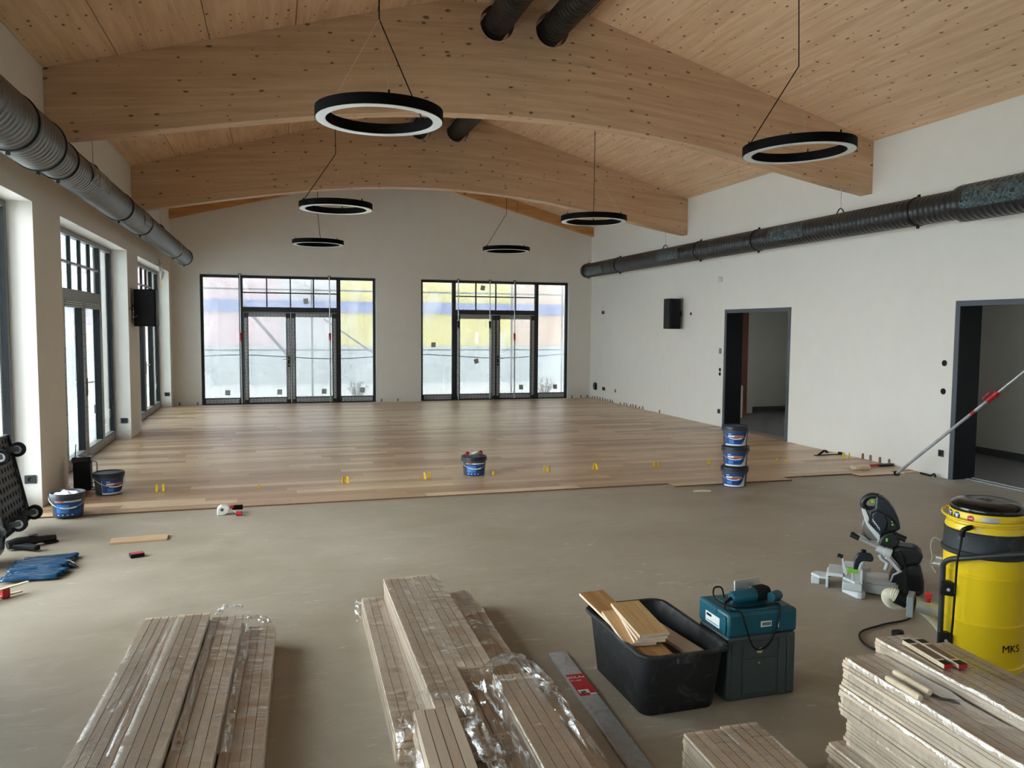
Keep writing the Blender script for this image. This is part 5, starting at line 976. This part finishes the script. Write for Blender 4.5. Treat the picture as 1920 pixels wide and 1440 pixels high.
for z in (0.50, 0.235):
    m = MB(); m.box(fx - 0.012, fx + 0.052, fy - 0.028, fy + 0.028, z - 0.035, z + 0.035, M=Matrix.Translation((0, 0, 0))); b = m.build('frame_bracket', M['black'], vac, bevel=0.008)
    m = MB(); m.cyl((fx + 0.026, fy - 0.036, z), (fx + 0.026, fy - 0.027, z), 0.008, n=10); m.build('bolt', M['steel'], b)
m = MB(); m.loft([((-0.15, 0.02, 0.325), 0.040), ((-0.28, -0.01, 0.345), 0.040), ((-0.315, -0.02, 0.352), 0.042)], 24); m.build('inlet_pipe', M['alu'], vac, smooth=40)
m = MB(); m.box(-0.345, -0.312, -0.085, 0.035, 0.295, 0.405); m.build('gate_valve', plain('grey_valve_box', srgb(130, 136, 138), 0.45), vac, bevel=0.004)
m = MB(); m.box(-0.265, -0.232, -0.03, 0.0, 0.395, 0.425); m.cyl((-0.248, -0.015, 0.37), (-0.248, -0.015, 0.40), 0.012, n=10, mi=0); m.build('valve_handle', M['red'], vac, bevel=0.003)
m = MB(); m.loft([((-0.345, -0.022, 0.362), 0.040), ((-0.40, -0.03, 0.385), 0.041)], 24); m.build('hose_cuff', M['black'], vac, smooth=40)
ring = []; hp = spline([(-0.385, -0.03, 0.380), (-0.415, -0.028, 0.388), (-0.438, -0.01, 0.372), (-0.430, 0.025, 0.335), (-0.395, 0.065, 0.315), (-0.34, 0.10, 0.31), (-0.28, 0.14, 0.29), (-0.20, 0.20, 0.20), (-0.1, 0.26, 0.045), (0.1, 0.32, 0.045)], 12)
for k, q in enumerate(hp): ring.append((q, 0.035 + (0.0025 if k % 2 else 0)))
m = MB(); m.loft(ring, 20); m.build('suction_hose', M['hose'], vac, smooth=30)
for sx, sy in ((-0.16, -0.14), (0.15, -0.14), (0.0, 0.19)):
    m = MB(); m.cyl((sx - 0.012, sy, 0.036), (sx + 0.012, sy, 0.036), 0.035, n=18); c = m.build('castor', M['rubber'], vac, smooth=40)
    m = MB(); m.box(sx - 0.018, sx - 0.013, sy - 0.015, sy + 0.015, 0.03, 0.11); m.box(sx + 0.013, sx + 0.018, sy - 0.015, sy + 0.015, 0.03, 0.11); m.box(sx - 0.018, sx + 0.018, sy - 0.015, sy + 0.015, 0.085, 0.11); m.build('castor_fork', M['steel'], c)
m = MB(); m.loft([((-0.385, -0.05, 0.20), 0.030), ((-0.37, -0.05, 0.10), 0.045), ((-0.37, -0.05, 0.012), 0.05)], 16); m.build('floor_nozzle', M['black'], vac, smooth=40)
m = MB(); m.tube([(-Rb - 0.005, 0.02, 0.70), (-Rb - 0.045, 0.02, 0.715), (-Rb - 0.06, 0.02, 0.67), (-Rb - 0.05, 0.02, 0.61), (-Rb - 0.055, 0.02, 0.57), (-Rb - 0.03, 0.01, 0.53)], 0.004, 6, smooth=5); m.grid(lambda u, v: (-Rb - 0.005 - 0.04 * v * (1 - 0.3 * math.sin(5 * u)), 0.02 + 0.01 * math.sin(6 * u), 0.63 - 0.07 * u), 6, 4); m.build('clear_bag_tie', M['wire'], vac, smooth=60)
tx = text_mesh('MKS', 0.052, 'lettering', M['black'], drum, Matrix.Identity(4), 0.0006)
for v_ in tx.data.vertices: a_ = 0.74 + v_.co.x / Rb; rr_ = Rb + 0.0018 + v_.co.z; v_.co = (rr_ * math.sin(a_), -rr_ * math.cos(a_), 0.243 + v_.co.y)

# ---------------------------------------------------------------- mitre saw (outlines in the saw's own upright plane, each with its real thickness)
M['silver'] = scuffed('cast_aluminium_grey', srgb(206, 211, 214), srgb(160, 160, 156), 0.62, 0.4, 12, 0.0); M['sawblack'] = scuffed('dusty_black_saw_plastic', srgb(20, 24, 27), srgb(96, 96, 92), 0.64, 0.45, 12); M['navy'] = plain('dark_navy_cover', srgb(26, 34, 42), 0.4, var=0.1)
M['green'] = plain('lime_green_plastic', srgb(120, 196, 60), 0.4); SX, SY = 3.95, 4.55; sa = math.atan2(SX, SY); saw = thing('mitre_saw', 'black and silver mitre saw with raised head on the screed', 'mitre saw', (SX, SY, 0.0), -sa)
def C(x, y): return ((x - 640) / 1963, (1290 - y) / 1787)
def O(*pts): return [C(*q) for q in pts]
m = MB(); m.cyl((0.07, 0.0, 0.012), (0.07, 0.0, 0.075), 0.155, n=48); m.cyl((0.07, 0, 0.075), (0.07, 0, 0.085), 0.145, n=48); m.build('turntable', M['silver'], saw, bevel=0.004)
m = MB(); m.box(-0.145, -0.02, -0.27, 0.30, 0.045, 0.098); m.build('base_table', M['silver'], saw, bevel=0.006)
m = MB(); m.prism([(-0.15, -0.17), (-0.02, -0.17), (0.0, -0.22), (0.0, -0.26), (-0.02, -0.285), (-0.05, -0.285)], 0.001, 0.045, 'xy'); m.prism([(-0.145, -0.17), (-0.03, -0.17), (-0.03, -0.255), (-0.07, -0.265)], 0.045, 0.11, 'xy'); m.build('near_foot', M['silver'], saw, bevel=0.006)
m = MB(); m.prism([(-0.15, 0.30), (0.0, 0.30), (0.03, 0.36), (-0.06, 0.38)], 0.001, 0.05, 'xy'); m.build('far_foot', M['silver'], saw, bevel=0.006)
m = MB(); m.box(-0.245, -0.145, -0.13, 0.10, 0.09, 0.115); m.prism([(-0.36, -0.03), (-0.30, -0.10), (-0.23, -0.10), (-0.23, 0.02), (-0.33, 0.03)], 0.055, 0.072, 'xy'); m.box(-0.255, -0.238, -0.11, 0.06, 0.0, 0.10); m.box(-0.355, -0.30, -0.06, 0.0, 0.001, 0.055); m.build('front_bracket', M['silver'], saw, bevel=0.004)
for w0, w1 in ((-0.25, -0.05), (0.06, 0.26)):
    m = MB(); m.prism([(w0, 0.095), (w1, 0.095), (w1, 0.14), (w1 - 0.03, 0.19), (w0 + 0.03, 0.19), (w0, 0.16)], -0.035, -0.02, 'yz'); m.build('fence', M['silver'], saw, bevel=0.003)
m = MB(); m.prism(O((335, 880), (350, 865), (410, 1040), (400, 1080), (355, 1040)), -0.17, -0.155, 'xz'); m.build('angle_pointer', M['silver'], saw, bevel=0.002)
m = MB(); m.cyl(C(485, 1210)[:1] + (-0.22,) + C(485, 1210)[1:], C(485, 950)[:1] + (-0.22,) + C(485, 950)[1:], 0.010, n=12); m.cyl((-0.005, -0.19, 0.09), (-0.005, -0.19, 0.25), 0.005, n=8); m.build('clamp_post', M['steel'], saw, smooth=40)
m = MB(); m.prism(O((480, 955), (490, 830), (530, 755), (600, 732), (690, 745), (722, 785), (722, 825), (690, 842), (600, 840), (560, 870), (535, 955)), -0.24, -0.20, 'xz'); m.build('clamp_arm', M['navy'], saw, bevel=0.008)
m = MB(); m.cyl((-0.02, -0.22, 0.285), (-0.02, -0.22, 0.325), 0.016, n=14); m.build('clamp_screw', M['black'], saw, smooth=40)
m = MB(); m.box(-0.12, -0.05, -0.235, -0.205, 0.16, 0.19); m.build('clamp_insert', M['green'], saw, bevel=0.004)
m = MB(); m.cyl((-0.19, 0.05, 0.198), (-0.155, 0.05, 0.19), 0.014, n=12); m.build('lock_knob', M['sawblack'], saw, smooth=40)
m = MB(); m.prism(O((925, 1140), (950, 1040), (1060, 965), (1180, 900), (1290, 885), (1345, 1090), (1350, 1220), (1280, 1278), (1000, 1275), (930, 1220)), -0.08, 0.10, 'xz'); low_h = m.build('tilt_housing', M['sawblack'], saw, bevel=0.02, seg=3)
m = MB(); m.prism(O((1150, 1020), (1290, 1010), (1310, 1190), (1220, 1215), (1170, 1190)), -0.083, -0.079, 'xz'); m.build('housing_recess', M['black'], low_h); m = MB(); m.tube([(C(940, 1130)[0], -0.083, C(940, 1130)[1]), (C(970, 1040)[0], -0.083, C(970, 1040)[1]), (C(1070, 980)[0], -0.083, C(1070, 980)[1])], 0.006, 6); m.build('angle_scale', M['silver'], low_h, smooth=40)
m = MB(); m.prism(O((915, 800), (950, 735), (1040, 690), (1230, 690), (1330, 775), (1290, 885), (1180, 915), (1070, 960)), -0.07, 0.09, 'xz'); m.build('motor_housing', M['sawblack'], saw, bevel=0.022, seg=3)
m = MB(); m.prism(O((905, 810), (1065, 975), (1030, 1000), (900, 870), (860, 850)), -0.09, -0.05, 'xz'); m.build('tilt_arm', M['silver'], saw, bevel=0.004)
def PC(x, y, w): a = C(x, y); return (a[0], w, a[1])
for w in (-0.075, 0.03):
    m = MB(); m.cyl(PC(525, 632, w), PC(775, 728, w), 0.0115, n=14); m.build('slide_rail', M['steel'], saw, smooth=40)
m = MB(); m.cyl(PC(760, 728, -0.075), PC(860, 765, -0.075), 0.026, n=18); m.cyl(PC(855, 765, -0.075), PC(935, 790, -0.075), 0.033, n=18); m.build('rail_bearing', M['silver'], saw, smooth=40)
m = MB(); m.loft([(PC(428, 595, -0.075), 0.018), (PC(445, 600, -0.075), 0.021), (PC(535, 636, -0.075), 0.018)], 14); m.build('rail_grip', M['sawblack'], saw, smooth=40)
m = MB(); m.prism(O((640, 290), (720, 250), (728, 100), (800, 110), (880, 170), (950, 250), (1000, 340), (1030, 430), (1040, 485), (995, 512), (930, 520), (800, 600), (700, 470), (650, 370)), -0.05, 0.05, 'xz'); hd = m.build('saw_head', M['navy'], saw, bevel=0.012, seg=3)
m = MB(); m.prism(O((680, 330), (740, 270), (830, 300), (880, 400), (870, 490), (800, 575), (710, 460)), -0.068, -0.05, 'xz'); m.build('side_cover', M['navy'], hd, bevel=0.008)
m = MB()
for k in range(5): x, y = 690 + k * 20, 385 + k * 24; m.prism(O((x, y), (x + 8, y - 8), (x + 22, y + 30), (x + 12, y + 36)), -0.0692, -0.0682, 'xz')
m.build('side_marks', M['silver'], hd)
m = MB(); m.prism(O((840, 320), (900, 330), (990, 420), (1000, 490), (930, 515), (870, 500), (885, 420)), -0.062, -0.05, 'xz'); m.build('gear_cover', M['sawblack'], hd, bevel=0.006); m = MB(); m.cyl(PC(940, 432, -0.064), PC(940, 432, -0.0622), 0.007, n=12); m.cyl(PC(930, 396, -0.064), PC(930, 396, -0.0622), 0.005, n=10); m.build('green_buttons', M['green'], hd)
m = MB(); m.tube([PC(600, 275, 0), PC(572, 240, 0), PC(578, 190, 0), PC(620, 140, 0), PC(680, 115, 0), PC(760, 120, 0)], 0.0205, 12, smooth=5); m.tube([PC(590, 265, 0), PC(650, 275, 0), PC(720, 275, 0)], 0.016, 10); m.build('handle_loop', M['sawblack'], saw, smooth=50)
m = MB(); m.box(C(665, 0)[0], C(720, 0)[0], -0.012, 0.012, C(0, 205)[1], C(0, 165)[1]); m.build('trigger', M['green'], saw, bevel=0.004)
m = MB(); m.prism(O((550, 272), (605, 280), (655, 385), (645, 440), (795, 580), (800, 640), (775, 700), (760, 640), (625, 480), (565, 330)), -0.045, 0.045, 'xz'); m.build('guard_frame', M['silver'], saw, bevel=0.004)
M['guard'] = pane_mat('smoky_guard_plastic', (0.80, 0.78, 0.74, 1), 0.8); m = MB(); m.cyl(PC(742, 535, -0.03), PC(742, 535, 0.03), 0.086, n=40); m.build('blade_guard', M['guard'], saw, smooth=40)
m = MB(); m.cyl(PC(760, 500, -0.002), PC(760, 500, 0.002), 0.10, n=40); m.build('saw_blade', M['steel'], saw, smooth=30)
m = MB(); m.prism(O((780, 690), (800, 620), (850, 560), (960, 515), (1010, 560), (1040, 640), (1000, 700), (880, 730), (800, 725)), -0.07, 0.05, 'xz'); m.build('pivot_block', M['sawblack'], saw, bevel=0.01); m = MB(); m.cyl(PC(985, 560, -0.06), PC(1105, 598, -0.06), 0.021, n=18); m.build('dust_port', M['sawblack'], saw, smooth=40)
m = MB(); m.tube([PC(880, 600, -0.075), PC(880, 640, -0.075)], 0.007, 8); m.build('green_pin', M['green'], saw)
m = MB(); m.tube([PC(800, 840, -0.02), PC(830, 890, -0.02), PC(900, 930, -0.02), (0.12, -0.02, 0.15)], 0.014, 8); m.build('tilt_link', M['silver'], saw, smooth=40)
m = MB(); m.prism([(0.13, -0.10), (0.21, -0.06), (0.36, 0.10), (0.33, 0.14), (0.15, 0.05)], 0.001, 0.02, 'xy'); m.build('rear_foot', M['silver'], saw, bevel=0.004)
m = MB(); m.tube([PC(1040, 740, -0.09), PC(1080, 820, -0.10), PC(1120, 980, -0.105), PC(1140, 1150, -0.11), PC(1160, 1290, -0.14), (0.27, -0.30, 0.008), (0.26, -0.55, 0.008), (0.10, -0.75, 0.008), (-0.02, -0.95, 0.008), (0.02, -1.15, 0.008), (0.16, -1.25, 0.008)], 0.006, 8, smooth=8); m.build('power_cable', M['black'], saw, smooth=60)

# ---------------------------------------------------------------- platform trolley leaning by the nearest left window
M['deck'] = scuffed('grey_black_trolley_plastic', srgb(52, 54, 56), srgb(90, 92, 92), 0.6, 0.5, 12)
tr = thing('platform_trolley', 'perforated platform trolley with four castors leaning by left window', 'trolley', (-2.13, 7.6, 0.0))
Tm = frame((-2.125, 7.27, 0.085), (0, 1, 0), (-0.103, 0, 0.513))     # x across, y up the deck, z out towards the room
m = MB(); nx, ny, sz = 9, 10, 0.0755
for iy in range(ny):
    sh = 0.5 if iy % 2 else 0.0
    for ix in range(nx - (1 if iy % 2 else 0)):
        cxx, cyy = (ix + 0.5 + sh) * sz, (iy + 0.5) * sz; h = sz / 2; sq = [(h, 0), (h, h), (0, h), (-h, h), (-h, 0), (-h, -h), (0, -h), (h, -h)]; oc = [(0.018 * math.cos(a * math.pi / 4), 0.024 * math.sin(a * math.pi / 4)) for a in range(8)]
        m.add([(cxx + a, cyy + b, 0) for a, b in sq] + [(cxx + a, cyy + b, 0) for a, b in oc], [(k, (k + 1) % 8, 8 + (k + 1) % 8, 8 + k) for k in range(8)])
    if sh:
        for x0 in (0, (nx - 0.5) * sz): m.add([(x0, iy * sz, 0), (x0 + sz / 2, iy * sz, 0), (x0 + sz / 2, (iy + 1) * sz, 0), (x0, (iy + 1) * sz, 0)], [(0, 1, 2, 3)])
m.v = [tuple(Tm @ Vector(q)) for q in m.v]; o = m.build('perforated_deck', M['deck'], tr, world=True); sm = o.modifiers.new('thick', 'SOLIDIFY'); sm.thickness = 0.012
W_, H_ = nx * sz, ny * sz; m = MB(); m.box(0, W_, 0, H_, -0.018, -0.0135, M=Tm); m.build('deck_underside', M['black'], tr, world=True); m = MB()
for x0, x1, y0, y1 in ((-0.012, W_ + 0.012, -0.014, 0), (-0.012, W_ + 0.012, H_, H_ + 0.014), (-0.012, 0, 0, H_), (W_, W_ + 0.012, 0, H_)): m.box(x0, x1, y0, y1, -0.02, 0.02, M=Tm)
m.build('deck_rim', M['deck'], tr, world=True, bevel=0.004)
for cx_, cy_ in ((0.10, 0.07), (0.54, 0.07), (0.10, 0.64), (0.54, 0.64)):
    m = MB(); m.box(cx_ - 0.04, cx_ + 0.04, cy_ - 0.045, cy_ + 0.045, 0.008, 0.018, M=Tm); m.prism([(cy_ - 0.03, 0.018), (cy_ + 0.03, 0.018), (cy_ + 0.015, 0.115), (cy_ - 0.025, 0.115)], cx_ - 0.028, cx_ - 0.022, 'yz', M=Tm); m.prism([(cy_ - 0.03, 0.018), (cy_ + 0.03, 0.018), (cy_ + 0.015, 0.115), (cy_ - 0.025, 0.115)], cx_ + 0.022, cx_ + 0.028, 'yz', M=Tm); f = m.build('castor_fork', M['skirting'], tr, world=True, bevel=0.002)
    m = MB(); m.cyl(Tm @ Vector((cx_ - 0.018, cy_ - 0.01, 0.095)), Tm @ Vector((cx_ + 0.018, cy_ - 0.01, 0.095)), 0.064, n=28); wv = m.build('castor_wheel', M['rubber'], f, world=True, bevel=0.005)
    m = MB(); m.cyl(Tm @ Vector((cx_ - 0.0215, cy_ - 0.01, 0.095)), Tm @ Vector((cx_ + 0.0215, cy_ - 0.01, 0.095)), 0.036, n=24); m.build('wheel_hub', M['steel'], f, world=True, smooth=30)

# ---------------------------------------------------------------- blue foil packs, bag, black tool, clamps at the left edge
M['bluefoil'] = plain('blue_plastic_foil', srgb(10, 64, 100), 0.25, var=0.25, scale=30, bump=0.3); M['blueblack'] = plain('dark_blue_bag_film', srgb(30, 62, 82), 0.22, var=0.4, scale=18, bump=0.5)
bp = thing('blue_foil_pack', 'folded pack of blue plastic foil strips lying on the left screed', 'foil pack', (-1.68, 6.53, 0.0), R(2))
for k in range(9):
    y0 = -0.27 + k * 0.062
    def fn(u, v, k=k, y0=y0): return (-0.185 + 0.36 * u + 0.02 * nz(k * 3.1, v) + 0.015 * (k % 3), y0 + (v - 0.5) * 0.085 + 0.015 * nz(u * 3 + k, 2.0) + (0.03 * u if k > 6 else 0), 0.010 + 0.022 * math.sin(math.pi * v) + 0.008 * abs(nz(u * 6, k * 2.0)) + (0.012 if 2 < k < 7 else 0))
    m = MB(); m.grid(fn, 16, 6); o = m.build('foil_strip', M['bluefoil'], bp, smooth=70, recalc=False); s_ = o.modifiers.new('thick', 'SOLIDIFY'); s_.thickness = 0.008; s_.offset = 1
m = MB(); m.cyl((0.18, -0.02, 0.03), (0.255, -0.06, 0.012), 0.028, 0.006, n=10); m.build('nozzle_tip', M['navy'], bp, smooth=40); m = MB(); m.cyl((0.18, 0.0, 0.035), (0.225, -0.02, 0.028), 0.022, 0.01, n=10); m.build('white_cap', M['white'], bp, smooth=40)
m = MB()
def blob(u, v):
    a, b = 2 * math.pi * u, math.pi * v; rr = 1 + 0.16 * nz(3 * math.cos(a), 3 * math.sin(a), 4 * v) + 0.05 * math.sin(22 * v + 3 * math.sin(a)); return (-2.09 + 0.115 * rr * math.sin(b) * math.cos(a), 6.72 + 0.24 * rr * math.sin(b) * math.sin(a), 0.008 + 0.17 * (1 - math.cos(b)) * (0.94 + 0.06 * rr))
m.grid(blob, 32, 24); tag(m.build('plastic_bag', M['blueblack'], smooth=70), 'bulging dark blue plastic bag at the left picture edge', 'bag')
bt = thing('power_tool', 'black hand-held power tool lying on the screed before the trolley', 'power tool', (-1.93, 7.24, 0.0), R(35))
m = MB(); m.loft([((-0.17, 0, 0.045), 0.036), ((-0.10, 0, 0.05), 0.044), ((0.02, 0, 0.048), 0.040), ((0.06, 0, 0.045), 0.028), ((0.12, 0, 0.040), 0.030), ((0.19, 0, 0.038), 0.024)], 14); m.build('tool_body', M['sawblack'], bt, smooth=50)
m = MB(); m.prism([(-0.16, -0.03), (-0.04, -0.05), (0.0, -0.20), (-0.05, -0.22), (-0.11, -0.08)], 0.012, 0.05, 'xy'); m.build('tool_grip', M['rubber'], bt, bevel=0.01)
m = MB(); m.box(-0.02, 0.05, -0.02, 0.02, 0.088, 0.10); m.build('switch', M['skirting'], bt, bevel=0.003); m = MB(); m.box(0.10, 0.20, -0.04, 0.03, 0.004, 0.02); m.build('tool_foot', M['black'], bt, bevel=0.004)
bc = thing('bar_clamp', 'pale bar clamp with red jaws lying at the left picture edge', 'clamp', (-1.74, 5.88, 0.0))
m = MB(); m.box(-0.28, 0.17, -0.014, 0.014, 0.062, 0.070, M=Matrix.Rotation(R(48), 4, 'Z')); m.box(-0.28, 0.12, -0.012, 0.012, 0.012, 0.022, M=Matrix.Rotation(R(44), 4, 'Z')); m.build('clamp_bar', M['palewood'], bc)
for a in (-0.11, 0.02):
    m = MB(); m.box(a - 0.03, a + 0.02, -0.02, 0.02, 0.001, 0.066, M=Matrix.Rotation(R(48), 4, 'Z')); m.build('clamp_jaw', M['red'], bc, bevel=0.006)

# ---------------------------------------------------------------- things in the room behind the first doorway
p = thing('spirit_level', 'long orange spirit level leaning in the room behind first doorway', 'spirit level', (9.3, 14.35, 0.0)); o1, o2 = Vector((9.42, 14.62, 0.004)), Vector((9.20, 14.85, 2.05)); Lm = frame(o1, (o2 - o1).cross(Vector((-0.55, -0.83, 0))), (o2 - o1)); LL = (o2 - o1).length
M['orange'] = plain('dull_orange_paint', srgb(176, 92, 36), 0.5, var=0.1)
m = MB(); m.box(-0.045, 0.045, 0, LL, -0.013, 0.013, M=Lm); m.build('level_body', M['orange'], p, world=True, bevel=0.003)
for y_ in (0.25, LL / 2, LL - 0.25): m = MB(); m.box(-0.025, 0.025, y_ - 0.04, y_ + 0.04, -0.0145, 0.0145, M=Lm); m.build('vial_window', M['black'], p, world=True)
o = MB(); o.box(9.52, 9.68, 14.90, 15.02, 0.0, 2.6); tag(o.build('timber_post', plain('red_brown_timber', srgb(120, 62, 34), 0.6, var=0.15, scale=8), bevel=0.004), 'red-brown timber post in the room behind first doorway', 'post')
p = thing('white_cabinet', 'low white cabinet in the dark room behind first doorway', 'cabinet', (8.9, 14.2, 0.0)); m = MB(); m.box(8.86, 9.18, 14.28, 14.72, 0.0, 0.66); m.build('cabinet_body', M['white'], p, world=True, bevel=0.004); m = MB(); m.box(8.90, 9.14, 14.262, 14.279, 0.36, 0.63); m.build('cabinet_door', M['white'], p, world=True, bevel=0.003); m = MB(); m.box(8.90, 9.14, 14.262, 14.279, 0.04, 0.33); m.build('cabinet_door', M['white'], p, world=True, bevel=0.003); m = MB(); m.cyl((9.02, 14.24, 0.345), (9.02, 14.262, 0.345), 0.012, n=10); m.build('cabinet_knob', M['black'], p, world=True)
